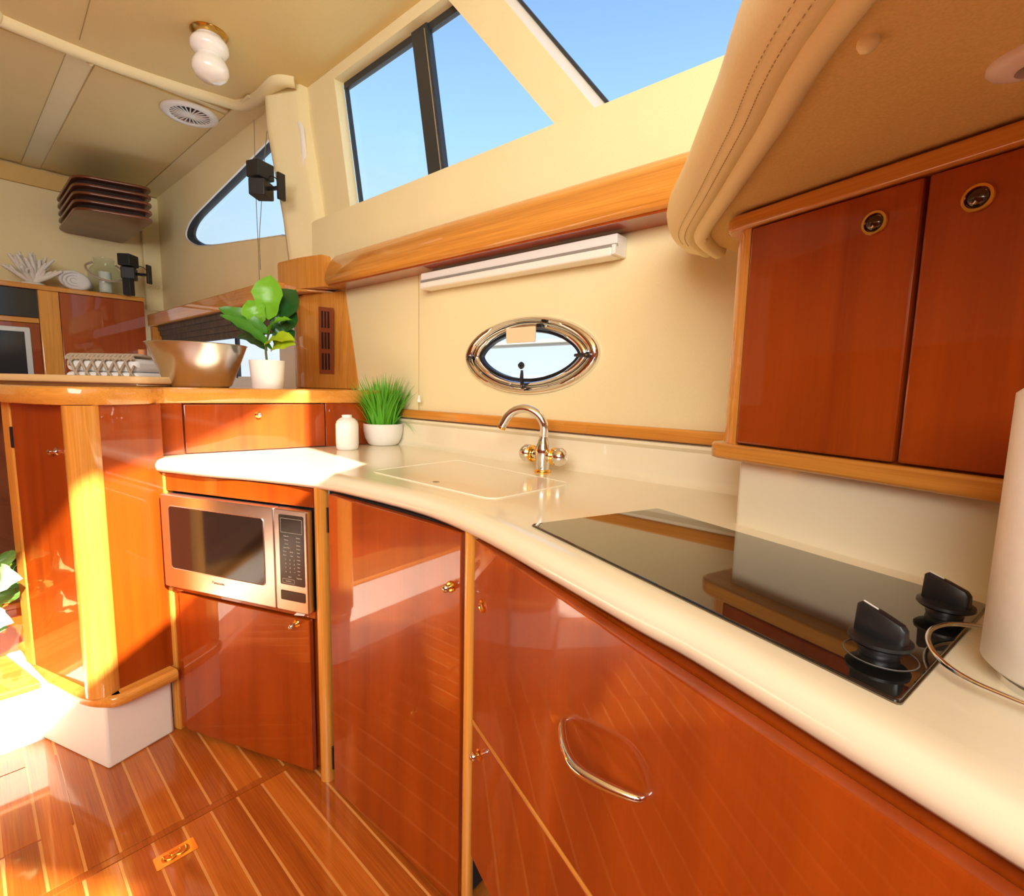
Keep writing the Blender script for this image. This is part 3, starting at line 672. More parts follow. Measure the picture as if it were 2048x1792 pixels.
bkp = [Vector((-2.5, 2.15, 0)), HULL.w(-1.35, -.08, 0), HULL.w(-.70, .03, 0), HULL.w(-.10, .03, 0)]
u1 = [bm.verts.new((p.x, p.y, 1.146)) for p in bkp]; u2 = [bm.verts.new((p.x, p.y, 1.094)) for p in bkp]
fill(bm, rows[0] + u1); fill(bm, rows[-1] + u2)
for i in range(3): bm.faces.new((u1[i], u1[i+1], u2[i+1], u2[i]))
lt = fin('bar_counter', bm, wood('teak_ledge', TK1, TK2, 'x', 5, 10, fine=.6), ang=40, flat_tri=True); tag(lt, 'glossy teak ledge top with a rounded nose curving round the peninsula', 'worktop')
# ================================================================== peninsula
pn = empty('peninsula_cabinet', FLANK, 'curved teak and cherry peninsula cabinet with a tall door, left of the microwave', 'cabinet')
RZ = .232
box('side_panel', .03, .212, .004, .02, RZ, 1.094, cherry, pn)
pp = FLANK.loc((-1.235, 1.432, 0))
rr = .043
cpx = FLANK.loc(az(205, 1395, RZ)); 
lathe('column', [(0, RZ), (rr, RZ), (rr, 1.094), (0, 1.094)], teak, pn, c=(.020, .038, 0), seg=40)
# door on the other face, built in the same local frame from world points
def PL(v): return FLANK.loc(v)
def wbox(name, fr, x0, x1, y0, y1, z0, z1, m, parent, bev=.002):
    bm = bmesh.new(); a_box(bm, x0, x1, y0, y1, z0, z1); mi = FLANK.m().inverted() @ fr.m()
    bmesh.ops.transform(bm, matrix=mi, verts=bm.verts); return fin(name, bm, m, parent, bev=bev)
dL = PDOOR.q(25, 830, 0).x; dR = PDOOR.q(128, 830, 0).x
pdoor = wbox('door', PDOOR, dL, .0, -.004, .014, RZ + .004, 1.092, cherry, pn, .003)
wbox('stile', PDOOR, dL - .055, dL - .004, -.006, .018, RZ, 1.094, teak, pn, .004)
wbox('back_panel', PDOOR, dL - .06, .0, .016, .03, RZ, 1.094, cherry, pn)
kp = PDOOR.q(113, 903, -.004)
kk = bmesh.new(); a_lathe(kk, [(0, 0), (.011, 0), (.012, .002), (.009, .004), (.005, .006), (.005, .012), (.008, .016), (.008, .020), (0, .024)], (kp.x, -.004, kp.z), (0, -1, 0), 20)
bmesh.ops.transform(kk, matrix=FLANK.m().inverted() @ PDOOR.m(), verts=kk.verts); fin('knob', kk, chrome, pdoor, ang=50)
hq = PDOOR.q(25, 872, 0); wbox('hinge', PDOOR, dL - .006, dL + .002, -.009, .0, hq.z - .035, hq.z + .03, black, pdoor, .001)
rim_w = [az(*p, RZ) for p in ((352, 1338), (300, 1362), (240, 1388), (212, 1392), (175, 1388), (140, 1372), (100, 1345), (60, 1305), (35, 1262), (30, 1225))]
rim_l = [PL(Vector((p.x, p.y, 0))) for p in rim_w]
rim_p = spline([Vector((p.x, p.y, 0)) for p in rim_l], 5)
bm = bmesh.new(); rg = []
for i, p in enumerate(rim_p):
    t = rim_p[min(i+1, len(rim_p)-1)] - rim_p[max(i-1, 0)]; t.normalize(); s = Vector((t.y, -t.x, 0))
    rg.append([p + s*d + Vector((0, 0, z)) for d, z in ((.11, .198), (-.006, .198), (-.012, .204), (-.013, .222), (-.008, .231), (.0, .234), (.11, .234))])
a_loft(bm, rg); fin('bottom_rim', bm, teak_x, pn, ang=45)
# white base under the peninsula
bw = [Vector((-1.109, 1.545, 0)), Vector((-1.192, 1.375, 0)), Vector((-1.50, 1.499, 0)), Vector((-1.85, 1.70, 0)), Vector((-1.5, 1.9, 0))]
bl_ = [PL(p) for p in bw]
prism('base', [(p.x, p.y) for p in bl_], 0, .205, gel, pn, bev=.008, seg=3)
box('inner_core', .06, .17, .03, .25, .2, 1.09, dark, pn, bev=0)

# ================================================================== steps on the left
st = empty('step', FLOOR, 'white-fronted cabin step with a teak nosing left of the peninsula', 'step')
TR = -2.126
box('riser', TR - .30, TR, -1.7, .16, -.01, .175, gel, st, bev=.003)
box('tread', TR - .32, TR + .012, -1.7, .16, .175, .200, teak_y, st, bev=.008, seg=3)
st2 = empty('step', FLOOR, 'upper cabin step of teak boards behind the white-fronted step', 'step')
box('riser', TR - .70, TR - .28, -1.7, .10, .200, .36, cherry, st2)
for i in range(5): box('board', TR - .70, TR - .275, -1.7 + i*.36, -1.7 + i*.36 + .355, .36, .382, plank_c, st2, bev=.003)
struct(box('wall_aft_inner', TR - 1.4, TR - .72, -2.2, .3, 0, .382, walnut, fr=FLOOR, bev=0))

# ================================================================== vent column and cap
vbl = LEDGE.qz(603, 777, 1.147); p1 = HULL.q(720, 776); p2 = HULL.q(692, 586)
P1 = HULL.w(p1.x, 0, 1.146); P2 = HULL.w(p2.x, 0, 1.592)
bb_ = az(605, 588, 1.592); B0 = Vector((bb_.x, bb_.y, 1.146)); T0 = Vector((B0.x, B0.y, 1.592)); 
TT = LEDGE.q(598, 585, .02)
vc = empty('vent_column', LEDGE, 'teak column with a louvred red-brown grille between ledge and valance', 'column')
def LL(v): return tuple(LEDGE.loc(v))
back_o = HULL.n*.02 
Bb = HULL.w(p1.x - .25, .02, 1.146); Tb = HULL.w(p2.x - .15, .02, 1.592)
lf = Vector((-.628, .779, 0))
r1 = [LL(B0), LL(P1), LL(Bb), LL(B0 + LEDGE.n*.16)]; r2 = [LL(T0), LL(P2), LL(Tb), LL(T0 + LEDGE.n*.16)]
loft('panel', [r1, r2], teak, vc, bev=.006)
# grille on the face: local basis
xdir = (P1 - B0).normalized(); zdir = Vector((0, 0, 1)); 
def face_pt(px, py, off):
    n = xdir.cross(zdir).normalized(); r = ray(px, py); t = ((B0 + n*off) - CAM).dot(n) / r.dot(n); return CAM + r*t, n
g = [face_pt(*p, 0)[0] for p in ((638, 613), (666, 616), (668, 748), (640, 747))]
nrm = face_pt(640, 620, 0)[1]
if nrm.dot(CAM - B0) < 0: nrm = -nrm
def facebox(name, c4, d0, d1, m, parent, bev=.001):
    return loft(name, [[LL(p + nrm*d0) for p in c4], [LL(p + nrm*d1) for p in c4]], m, parent, bev=bev)
gp = facebox('grille', g, -.002, .004, mat('redbrown_plastic', (.28, .06, .02), .45), vc)
def gl_pt(u, v): a = g[0].lerp(g[1], u); b = g[3].lerp(g[2], u); return a.lerp(b, v)
for r_ in range(3):
    for c_ in range(3):
        u0 = .20 + c_*.22; v0 = .06 + r_*.315
        facebox('slot', [gl_pt(u0, v0), gl_pt(u0 + .14, v0), gl_pt(u0 + .14, v0 + .25), gl_pt(u0, v0 + .25)], .0035, .0046, dark, gp, bev=.0003)
# cap
cap_f = [LEDGE.loc(az(*p, 1.60)) for p in ((545, 578), (585, 582), (605, 586), (650, 590), (700, 586))]
capz0, capz1 = 1.598, 1.613
cpts = [HULL.qz(548, 580, 1.6), HULL.qz(600, 583, 1.6), HULL.qz(640, 585, 1.6), HULL.qz(702, 585, 1.6)]
yc = HULL.q(600, 560, -.10)
xa = HULL.q(543, 560, -.10).x; xb = HULL.q(640, 560, -.10).x; xc = HULL.q(702, 585, -.02).x
capo = empty('column_cap', HULL, 'rounded teak cap block on top of the vent column, left of the valance', 'cap')
cq_ = [HULL.qz(546, 578, 1.6), HULL.qz(600, 584, 1.6), HULL.qz(700, 585, 1.6)]
xA, xB = HULL.q(545, 570, -.150).x, HULL.q(601, 578, -.128).x
lipp = [Vector((xA, .02, 0)), Vector((xA, -.150, 0)), Vector((xB, -.128, 0)), Vector((cq_[2].x, cq_[2].y, 0)), Vector((cq_[2].x, .02, 0))]
def rpoly(P, rs, n=5):
    out = []
    for i in range(len(P)):
        a, b, c = P[i-1], P[i], P[(i+1) % len(P)]; r = rs[i]
        if r == 0: out.append(b); continue
        p0 = b + (a-b).normalized()*r; p1 = b + (c-b).normalized()*r
        for j in range(n+1): t = j/n; out.append((1-t)**2*p0 + 2*t*(1-t)*b + t*t*p1)
    return out
lip = rpoly(lipp, [0, .03, .05, 0, 0])
cc_ = sum(lip, Vector())/len(lip)
loft('lip', [[(p.x, p.y, 1.590) for p in lip], [(p.x, p.y, 1.603) for p in lip]], teak_x, capo, bev=.004)
blk = rpoly([Vector((xA + .008, .02, 0)), Vector((xA + .008, -.142, 0)), Vector((xB + .005, -.121, 0)), Vector((HULL.q(646, 560, -.09).x, -.085, 0)), Vector((HULL.q(646, 560, -.09).x, .02, 0))], [0, .045, .05, 0, 0], 7)
blk = [Vector((p.x, p.y, 0)) for p in blk]; cb_ = sum(blk, Vector())/len(blk)
loft('block', [[(p.x, p.y, 1.603) for p in blk], [(p.x, p.y, 1.730) for p in blk]] + [[tuple(cb_ + (p - cb_)*k_ + Vector((0, 0, z_))) for p in blk] for k_, z_ in ((.985, 1.738), (.94, 1.742))], teak, capo, ang=50)

# ================================================================== saloon side: teak rail and recess with low window
zr1, zr0 = 1.643, 1.553
struct(box('trim_10', -2.80, -.74, -.205, SY + .05, zr0, zr1, teak_x, fr=HULL, bev=.008, seg=3))
RY = -.03
a = HULL.q(365, 672, RY); b = HULL.q(558, 672, RY); c = HULL.q(365, 750, RY)
zw1 = a.z
hole = rrect(a.x, b.x, 1.20, zw1, .05)
struct(holed('wall_port_recess', -2.79, -.80, .9, zr0 + .03, hole, RY, RY + .03, gel, HULL))
win4 = struct(empty('window_4', HULL, '', '')); del win4['label']; del win4['category']
slab('pane', rrect(a.x, b.x, 1.20, zw1, .05), RY + .012, RY + .015, glassm, win4, bev=0)
mx_ = HULL.q(472, 690, RY).x
box('mullion', mx_ - .012, mx_ + .012, RY - .002, RY + .02, 1.19, zw1 + .01, frameblack, win4)
bl0 = HULL.q(318, 640, .03); bl1 = HULL.q(460, 625, .03)
blind = empty('rolled_blind', HULL, 'dark brown roman blind folded up under the teak rail of the recess', 'blind')
for i in range(4):
    box('fold', -2.68, -.80, -.175 + .010*i, -.145 + .010*i, zr0 - .035*(i+1), zr0 - .035*i - .002 + .01, blind_m, blind, bev=.008)
struct(box('trim_11', -2.76, -2.69, -.200, -.03, 1.0, zr0, teak, fr=HULL, bev=.004))
# white deck rail and neighbouring white hull outside
sea = struct(box('ground', -60, 60, 3.0, 90, -1.6, -1.5, sea_m, fr=HULL, bev=0))
rail = empty('dock_rail', HULL, 'slanting white rail seen outside through the porthole', 'rail')
tube('post', [(PCX - .50, 1.25, .75), (PCX + .02, 1.25, 1.45)], .022, whitegloss, rail)
tube('bar', [(PCX - 1.6, 1.25, 1.45), (PCX + .8, 1.25, 1.45)], .022, whitegloss, rail)
nb = empty('white_boat', HULL, 'pale white boat hull moored outside, seen through the porthole', 'boat')
prism('hull', [(-6, 4.2), (6, 4.2), (8.5, 5.2), (6, 6.6), (-6, 6.6)], -1.55, .75, white, nb, bev=.05)
prism('cabin', [(-4, 4.6), (2.5, 4.6), (3.6, 5.3), (2.5, 6.2), (-4, 6.2)], .75, 1.35, white, nb, bev=.05)
# ================================================================== upper cabinet
uc = empty('upper_cabinet', CAB, 'glossy cherry wall cabinet with two visible doors above the cooktop', 'cabinet')
box('carcass', .004, 1.1, .008, .28, 1.076, 1.452, cherry, uc, bev=0)
bm = bmesh.new()
xd = CAB.q(1484, 670, -.01).x; r = xd - CAB.q(1443, 670, -.0).x
pts = [(xd, -.006)] + [(xd - r*math.sin(math.radians(a_)), -.006 + r - r*math.cos(math.radians(a_))) for a_ in range(10, 91, 10)] + [(xd - r, .25), (xd, .25)]
prism('corner_post', pts, 1.076, 1.452, teak, uc, bev=0)
def door_u(x0, x1):
    return box('door', x0, x1, -.010, .008, 1.080, 1.449, cherry, uc, bev=.004)
dx = CAB.q(1854, 358, -.01).x
dx2 = .252
da = door_u(xd + .003, dx - .0025); db = door_u(dx + .0025, dx + .255); dc_ = door_u(dx + .260, dx + .51)
tipx = CAB.q(1408, 895, -.012).x
def bullrail(name, z0, z1, tip, m):
    P = [(1.1, -.014), (1.1, .25), (tip + .0, .25), (tip, .02), (tip + .003, .004), (tip + .012, -.008), (tip + .030, -.016)]
    return prism(name, P, z0, z1, m, uc, bev=.006, seg=3)
bullrail('bottom_rail', 1.048, 1.077, -.052, teak_x); bullrail('top_rail', 1.451, 1.478, -.048, teak_x)
def uknob(px, py, parent):
    q_ = CAB.q(px, py, -.010)
    k_ = lathe('knob', [(0, 0), (.0155, 0), (.0165, .002), (.0155, .004), (.0125, .004), (.0115, .001), (0, .001)], gold, parent, c=(q_.x, -.010, q_.z), axis=(0, -1, 0), seg=32)
    lathe('button', [(0, 0), (.0115, 0), (.0110, .003), (.007, .006), (0, .0075)], mat('smoked_chrome', (.12, .10, .09), .12, 1), k_, c=(q_.x, -.010, q_.z), axis=(0, -1, 0), seg=28, ang=60)
uknob(1750, 446, da); uknob(1957, 396, db)
# ================================================================== padded dash overhang (soffit above the cabinet)
ZP = 1.484
e0 = az(1418, 452, ZP); e1 = az(1720, 0, ZP); ed = (e1 - e0).normalized(); en = Vector((ed.y, -ed.x, 0))   # en points outboard/left
if en.x > 0: en = -en
s0 = e0 - ed*.10; s1_ = e1 + ed*1.2
struct(prism('ceiling_soffit', [(s0.x + .01, s0.y), (e1.x, e1.y), (e1.x + .02, e1.y - 1.2), (1.5, -.9), (1.5, 1.2), (.75, 1.35)], ZP, ZP + .03, suede, fr=WORLD, bev=0))
def sweep_roll(name, prof_, m, ext0=.28, ext1=1.2, k=1.0):
    a0 = HULL.w(1.30, -.02, ZP); pts_ = []
    path = [e0 - ed*.13 + Vector((.075, .05, 0)), e0 - ed*.09 + Vector((.022, .01, 0)), e0 - ed*.02, e0.lerp(e1, .3), e0.lerp(e1, .65), e1, e1 + Vector((.0, -.35, 0)), e1 + Vector((.02, -1.2, 0))]
    P = spline(path, 5); rg = []
    for i, p in enumerate(P):
        t = P[min(i+1, len(P)-1)] - P[max(i-1, 0)]; t.z = 0; t.normalize(); s = Vector((t.y, -t.x, 0))
        if s.x > 0: s = -s
        k_ = 1.0 + (.22*max(0, 1 - i/14.0) + .12 if k != 1.0 else 0)
        rg.append([p + s*(d*k_ if d > .048 else d) + Vector((0, 0, z*k_ if z > .01 else z)) for d, z in prof_])
    bm = bmesh.new(); a_loft(bm, rg, True); return struct(fin(name, bm, m, ang=70))
# inner welt next to the suede, then the big padded bolster
sweep_roll('trim_12', [(-.012, .012), (-.010, -.004), (-.002, -.012), (.010, -.014), (.020, -.008), (.024, .004), (.02, .02)], leather)
bol = sweep_roll('trim_13', [(.014, .02), (.018, -.002), (.030, -.008), (.043, -.004), (.0455, -.0015), (.047, -.001), (.055, .008), (.061, .020), (.064, .036), (.062, .052), (.054, .066), (.040, .075), (.02, .079), (-.3, .04), (-.3, .02)], leather, k=2)
# stitches along the bolster
path = spline([e0 - ed*.09 + Vector((.022, .01, 0)), e0 - ed*.02, e0.lerp(e1, .3), e0.lerp(e1, .65), e1, e1 + Vector((.0, -.35, 0))], 60)
for dd_, zz_ in ((.0395, -.0062), (.0515, -.0012)):
    bm = bmesh.new()
    for i in range(0, len(path) - 2, 2):
        t = path[i+1] - path[i]; t.normalize(); s = Vector((t.y, -t.x, 0)); s = -s if s.x > 0 else s
        a_tube(bm, [path[i] + s*dd_ + Vector((0, 0, zz_)), path[i+1] + s*dd_ + Vector((0, 0, zz_))], .0006, 4)
    o = fin('stitching', bm, seam_m, bol); o['kind'] = 'stuff'
# snap button and air vent on the soffit
q_ = az(1735, 99, ZP - .008); bt = lathe('snap_button', [(0, .008), (.0085, .006), (.009, .0), (.0065, -.0045), (0, -.006)], leather, None, WORLD, c=(q_.x, q_.y, ZP - .004), seg=24, ang=60)
bt.matrix_world = Matrix.Identity(4); tag(bt, 'small cream cover button on the tan suede soffit', 'button')
q_ = az(1413, 468, ZP - .02); b2 = lathe('snap_button', [(0, .006), (.004, .004), (.0045, 0), (.003, -.003), (0, -.0035)], leather, None, WORLD, c=(e0.x + .012, e0.y + .045, ZP - .013), seg=16, ang=60)
b2.matrix_world = Matrix.Identity(4); tag(b2, 'tiny cream screw cover at the low corner of the padded soffit edge', 'button')
q_ = az(2108, 122, ZP - .012)
av = empty('air_vent', CAB, 'white swivelling air nozzle on the tan soffit at the right edge', 'vent', loc=Vector((q_.x, q_.y, ZP)))
rings = []
for s_, z_ in ((1.0, 0), (1.0, -.004), (.9, -.009), (.62, -.013), (.55, -.013), (.50, -.004)):
    rings.append([(x*s_, y*s_, z_) for x, y in [(p.x, p.y) for p in spline([(.048, 0, 0), (.034, .022, 0), (0, .030, 0), (-.034, .022, 0), (-.048, 0, 0), (-.034, -.022, 0), (0, -.030, 0), (.034, -.022, 0)], 5, closed=True)]])
loft('bezel', rings, mat('pinkish_white', (.75, .62, .56), .4), av, cap=False, ang=60)
lathe('throat', [(0, -.002), (.018, -.002), (.020, -.008), (.017, -.012), (.014, -.006), (0, -.005)], mat('vent_dark', (.08, .03, .03), .5), av, seg=24)
for i in (-1, 0, 1): box('vane', -.016, .016, i*.008 - .001, i*.008 + .001, -.011, -.004, mat('vane', (.5, .4, .38), .4), av, bev=0)

# ================================================================== strip light with pull cord
YL = -.060
la, lb, lc, ld = HULL.q(839, 546, YL), HULL.q(839, 577, YL), HULL.q(1226, 467, YL), HULL.q(1237, 510, YL)
zt, zb = (la.z + lc.z)/2, (lb.z + ld.z)/2; x0, x1 = la.x, (lc.x + ld.x)/2
sl = empty('strip_light', HULL, 'white fluorescent strip light mounted under the teak valance', 'lamp')
hgt = zt - zb
slab('housing', [(x0, zt), (x1, zt), (x1, zb + hgt*.42), (x0, zb + hgt*.42)], YL + .006, 0, whitegloss, sl, bev=.002)
box('groove', x0, x1 + .001, YL + .002, YL + .012, zb + hgt*.42, zb + hgt*.55, silver, sl, bev=.001)
box('diffuser', x0, x1 - .012, YL, -.004, zb, zb + hgt*.42, mat('diffuser', (.90, .86, .78), .25), sl, bev=.006, seg=3)
box('end_cap', x1 - .012, x1, YL - .002, -.002, zb + .002, zb + hgt*.5, whitegloss, sl, bev=.003)
cd = HULL.q(838, 800, -.03)
cord = empty('pull_cord', HULL, 'thin beaded pull cord with a small white bell hanging from the strip light', 'cord')
bm = bmesh.new(); zz = zb
while zz > cd.z + .02:
    bmesh.ops.create_icosphere(bm, subdivisions=1, radius=.0011, matrix=Matrix.Translation((cd.x, -.03, zz))); zz -= .0048
o = fin('beads', bm, mat('bead', (.55, .45, .28), .4, .5), cord); o['kind'] = 'stuff'
lathe('bell', [(0, .022), (.003, .022), (.004, .012), (.007, .004), (.008, -.004), (0, -.004)], whitegloss, cord, c=(cd.x, -.03, cd.z - .004), seg=16)

# ================================================================== things on the worktop
# small white ceramic bottle
p = az(695, 899, TZ); bt = empty('ceramic_bottle', WORLD, 'small matt white ceramic bottle beside the grass pot on the worktop', 'bottle', loc=Vector((p.x, p.y, TZ)))
lathe('body', [(0, 0), (.034, 0), (.0385, .005), (.040, .014), (.040, .020)], white, bt, seg=36, ang=50)
lathe('sleeve', [(.0, .020), (.0403, .020), (.0408, .025), (.0408, .095), (.037, .107), (.027, .117), (.018, .121), (.018, .130), (.015, .130), (.014, .120), (0, .120)], white, bt, seg=36, ang=50)
# grass pot
p = az(761, 892, TZ) + Vector((.0, .045, 0)); gp_ = empty('potted_grass', WORLD, 'bright green artificial grass in a round white bowl at the worktop corner', 'plant', loc=Vector((p.x, p.y, TZ)))
lathe('pot', [(0, 0), (.050, 0), (.060, .006), (.072, .030), (.078, .060), (.079, .086), (.076, .088), (.074, .080), (0, .078)], white, gp_, seg=44, ang=50)
lathe('soil', [(0, .0785), (.073, .0785), (.0, .083)], soil, gp_, seg=24)
def blade(bm, b, tip, w_, bend):
    P = []; n = 5
    side = (tip - b).cross(Vector((0, 0, 1)))
    if side.length < 1e-5: side = Vector((1, 0, 0))
    rnd = Vector((random.uniform(-1, 1), random.uniform(-1, 1), .1)); side = (side.normalized() + rnd*.7).normalized()
    for i in range(n + 1):
        t = i / n; q = b.lerp(tip, t) + bend*math.sin(math.pi*t); ww = w_*(1 - t**1.6)*.5 + .0002; P.append((q - side*ww, q + side*ww))
    vs = [(bm.verts.new(a_), bm.verts.new(b_)) for a_, b_ in P]
    for a_, b_ in zip(vs, vs[1:]): bm.faces.new((a_[0], a_[1], b_[1], b_[0]))
bm = bmesh.new()
for i in range(420):
    a_ = random.uniform(0, 2*math.pi); r_ = .055*math.sqrt(random.random()); b_ = Vector((r_*math.cos(a_), r_*math.sin(a_), .08))
    lean = r_/.055; L_ = random.uniform(.13, .225)*(1 - .10*lean); th = lean*random.uniform(.30, .85); a2 = a_ + random.uniform(-.5, .5)
    tip_ = b_ + Vector((math.cos(a2)*math.sin(th), math.sin(a2)*math.sin(th), math.cos(th)))*L_
    blade(bm, b_, tip_, random.uniform(.0055, .0095), Vector((-math.cos(a2)*.012*lean, -math.sin(a2)*.012*lean, .012*lean)))
for i in range(16):
    a_ = random.uniform(-.9, .5) if i < 9 else random.uniform(2.6, 3.8); b_ = Vector((math.cos(a_)*.05, math.sin(a_)*.05, .08)); tip_ = b_ + Vector((math.cos(a_)*.10, math.sin(a_)*.10, random.uniform(-.03, .03)))
    blade(bm, b_, tip_, .006, Vector((0, 0, .03)))
o = fin('blades', bm, grassm, gp_, ang=180); o['kind'] = 'stuff'
# ================================================================== things on the ledge
LZ = 1.146
pw = LEDGE.w(LEDGE.q(536, 770, .07).x, .07, LZ)
fp = empty('potted_fig', WORLD, 'fiddle-leaf fig with big green leaves in a white pot on the teak ledge', 'plant', loc=pw)
lathe('pot', [(0, 0), (.052, 0), (.054, .003), (.060, .085), (.061, .103), (.058, .103), (.056, .092), (0, .09)], white, fp, seg=40, ang=50)
lathe('soil', [(0, .0905), (.0555, .0905), (.0, .094)], soil, fp, seg=20)
PF = Frame(pw.x, pw.y, 90 - math.degrees(math.atan2(0, 1)))
rng = math.hypot(pw.x, pw.y)
def at_depth(px, py, dd_=0.0):
    r_ = ray(px, py); t = (pw.y + dd_)/r_.y; return CAM + r_*t - pw
def leaf(name, parent, base, tip_, width, m, nrm_=None, cup=.15, droop=.02, fiddle=True, nU=9):
    bm = bmesh.new(); ax_ = (tip_ - base); L_ = ax_.length; ax_.normalize()
    view = nrm_ if nrm_ is not None else Vector((.25, -1, .35)).normalized()
    sd_ = ax_.cross(view).normalized(); nn_ = sd_.cross(ax_).normalized(); rows_ = []
    for i in range(nU + 1):
        t = i/nU; wd = math.sin(math.pi*min(1, t**.85))**.8 if 0 < t < 1 else .02
        if fiddle: wd *= (.72 + .38*t if t > .45 else .80 + .1*math.cos(t*9))
        c_ = base + ax_*L_*t + nn_*droop*math.sin(math.pi*t); row = []
        for j in (-2, -1, 0, 1, 2):
            s_ = j/2; row.append(bm.verts.new(c_ + sd_*s_*wd*width/2 + nn_*(cup*width*abs(s_)**1.3*wd + .004*math.sin(t*20 + j))))
        rows_.append(row)
    for A_, B_ in zip(rows_, rows_[1:]):
        for j in range(4): bm.faces.new((A_[j], A_[j+1], B_[j+1], B_[j]))
    bmesh.ops.solidify(bm, geom=bm.faces, thickness=.0008)
    lf_ = fin(name, bm, m, parent, ang=180)
    return lf_
stem_top = at_depth(548, 600, .01)
tube('stem', spline([Vector((0, 0, .09)), Vector((-.004, .004, .16)), at_depth(545, 640, .01), stem_top], 5), .0042, mat('stem', (.12, .14, .03), .6), fp, seg=8)
for (bx, by), (tx, ty), wd, m_, d0, d1, nv in (
    ((538, 640), (540, 550), .075, green1, 0, .0, None), ((522, 650), (496, 600), .06, green1, 0, -.02, None),
    ((540, 668), (437, 616), .044, green4, 0, -.05, (.1, -.9, .5)), ((540, 692), (462, 645), .036, green2, 0, .02, (.1, -.7, .7)),
    ((545, 700), (440, 630), .036, green4, -.02, -.09, (0, -.6, .8)),
    ((545, 650), (592, 580), .085, green2, .02, .05, None), ((550, 672), (592, 622), .07, green2, .02, .05, None),
    ((535, 668), (584, 640), .036, green1, -.02, -.05, (0, -.5, .9)), ((545, 700), (591, 690), .055, green3, -.02, -.06, (0, -.8, .6)),
    ((530, 692), (591, 682), .05, green3, -.02, -.07, (0, -.6, .8)), ((548, 690), (590, 662), .055, green2, .0, .03, None), ((535, 700), (476, 672), .045, green2, .02, .07, (0, -.6, .8))):
    leaf('leaf', fp, at_depth(bx, by, d0), at_depth(tx, ty, d1), wd*1.6, m_, Vector(nv).normalized() if nv else None)
# steel bowl
bx0 = LEDGE.q(400, 772, .17); bwp = LEDGE.w(bx0.x, .17, LZ)
s_ = 1.0
bowl = empty('steel_bowl', WORLD, 'large brushed steel bowl with slanted sides on the teak ledge', 'bowl', loc=bwp)
RB = .104; RT = .156; HB = .150
lathe('shell', [(0, 0), (RB - .012, 0), (RB, .008), (RT, HB), (RT + .003, HB + .001), (RT + .001, HB + .003), (RT - .004, HB), (RB - .003, .012), (0, .006)], steel, bowl, seg=64, ang=40)
# chopping board on a steel tray
rr0 = ray(325, 760); c1 = Vector((rr0.x/rr0.y*1.60 - .075, 1.60, LZ))
fr_b = Frame(c1.x, c1.y, 99)
tray = box('steel_tray', -.94, -.02, .012, .17, LZ, LZ + .009, steel, fr=fr_b, bev=.003); tag(tray, 'shallow steel tray under the wooden board on the peninsula', 'tray')
bd = prism('chopping_board', rrect(-.98, .0, .0, .18, .05), LZ + .009, LZ + .033, boardm, fr=fr_b, bev=.007, seg=3); tag(bd, 'pale maple chopping board with rounded edge on the steel tray', 'board')
# rope-netted towel bundle
rr1 = ray(243, 740); bp = Vector((rr1.x/rr1.y*1.93, 1.93, LZ))
BS = Frame(bp.x, bp.y, 97)
nt_ = empty('netted_towels', BS, 'folded white towels wrapped in a knotted beige rope net, behind the board', 'towels', loc=bp)
box('towel', -.15, .15, -.09, .09, .0, .048, towel_m, nt_, bev=.018, seg=4); box('towel', -.148, .145, -.085, .09, .049, .098, towel_m, nt_, bev=.018, seg=4)
bm = bmesh.new()
for sgn in (-1, 1):
    for i in range(-2, 8):
        x_ = -.16 + i*.045
        pts = [(x_ + sgn*.05*k_/4 + .004*math.sin(k_*2), -.094, .005 + .022*k_) for k_ in range(5)]
        pts = [(x, y, z) for x, y, z in pts if -.13 < x < .152]
        if len(pts) > 1: a_tube(bm, pts, .0042, 6)
for i in range(16):
    x_ = -.13 + i*.0175; a_tube(bm, spline([(x_, -.096, .096), (x_ + .008, -.085, .110), (x_ + .018, -.05, .107), (x_ + .01, .0, .102)], 3), .005, 6)
a_tube(bm, [(-.13 + .0074*i, -.092 - .003*(i % 2), .094 + .004*(i % 2)) for i in range(38)], .006, 6); a_tube(bm, [(-.13 + .0074*i, -.096, .006 + .003*(i % 2)) for i in range(38)], .0045, 6)
o = fin('rope_net', bm, rope, nt_, ang=60); o['kind'] = 'stuff'
cq = BS.q(279, 704, .12); kb_ = BS.w(cq.x, .13, LZ)
cb = empty('corked_bottle', WORLD, 'corked glass bottle standing behind the netted towels', 'bottle', loc=kb_)
lathe('bottle', [(0, 0), (.03, 0), (.032, .01), (.032, .06), (.014, .085), (.012, .10), (0, .10)], jarglass, cb, seg=24, ang=50)
lathe('cork', [(0, .095), (.010, .095), (.012, .104), (.0125, cq.z - LZ + .01), (0, cq.z - LZ + .01)], cork, cb, seg=18)

# ================================================================== aft cabinet with screens
AC = AFTC
ctz = AC.q(290, 596, 0).z
acx = AC.q(290, 640, 0).x
ac = empty('aft_cabinet', AC, 'cherry media cabinet across the aft end of the saloon', 'cabinet')
box('carcass', -2.2 + acx, acx - .004, .02, .30, .382, ctz - .028, cherry, ac, bev=0)
box('top', -2.2 + acx, acx + .004, -.018, .30, ctz - .030, ctz, teak_x, ac, bev=.007, seg=3)
pa, pb2 = AC.q(75, 600, 0).x, AC.q(118, 600, 0).x
box('post', pa, pb2, -.010, .03, .382, ctz - .03, teak, ac, bev=.008)
box('panel', pb2 + .002, acx, -.002, .02, .382, ctz - .032, cherry, ac)
z_d = AC.q(40, 633, 0).z; z_e = AC.q(40, 640, 0).z
gd = box('glass_door', pa - 1.0, pa - .004, -.004, .02, z_d, ctz - .034, screen, ac)
box('rail', pa - 1.0, pa - .002, -.012, .02, z_e - .012, z_d - .002, teak_x, ac, bev=.004)
z_t2 = AC.q(60, 655, 0).z
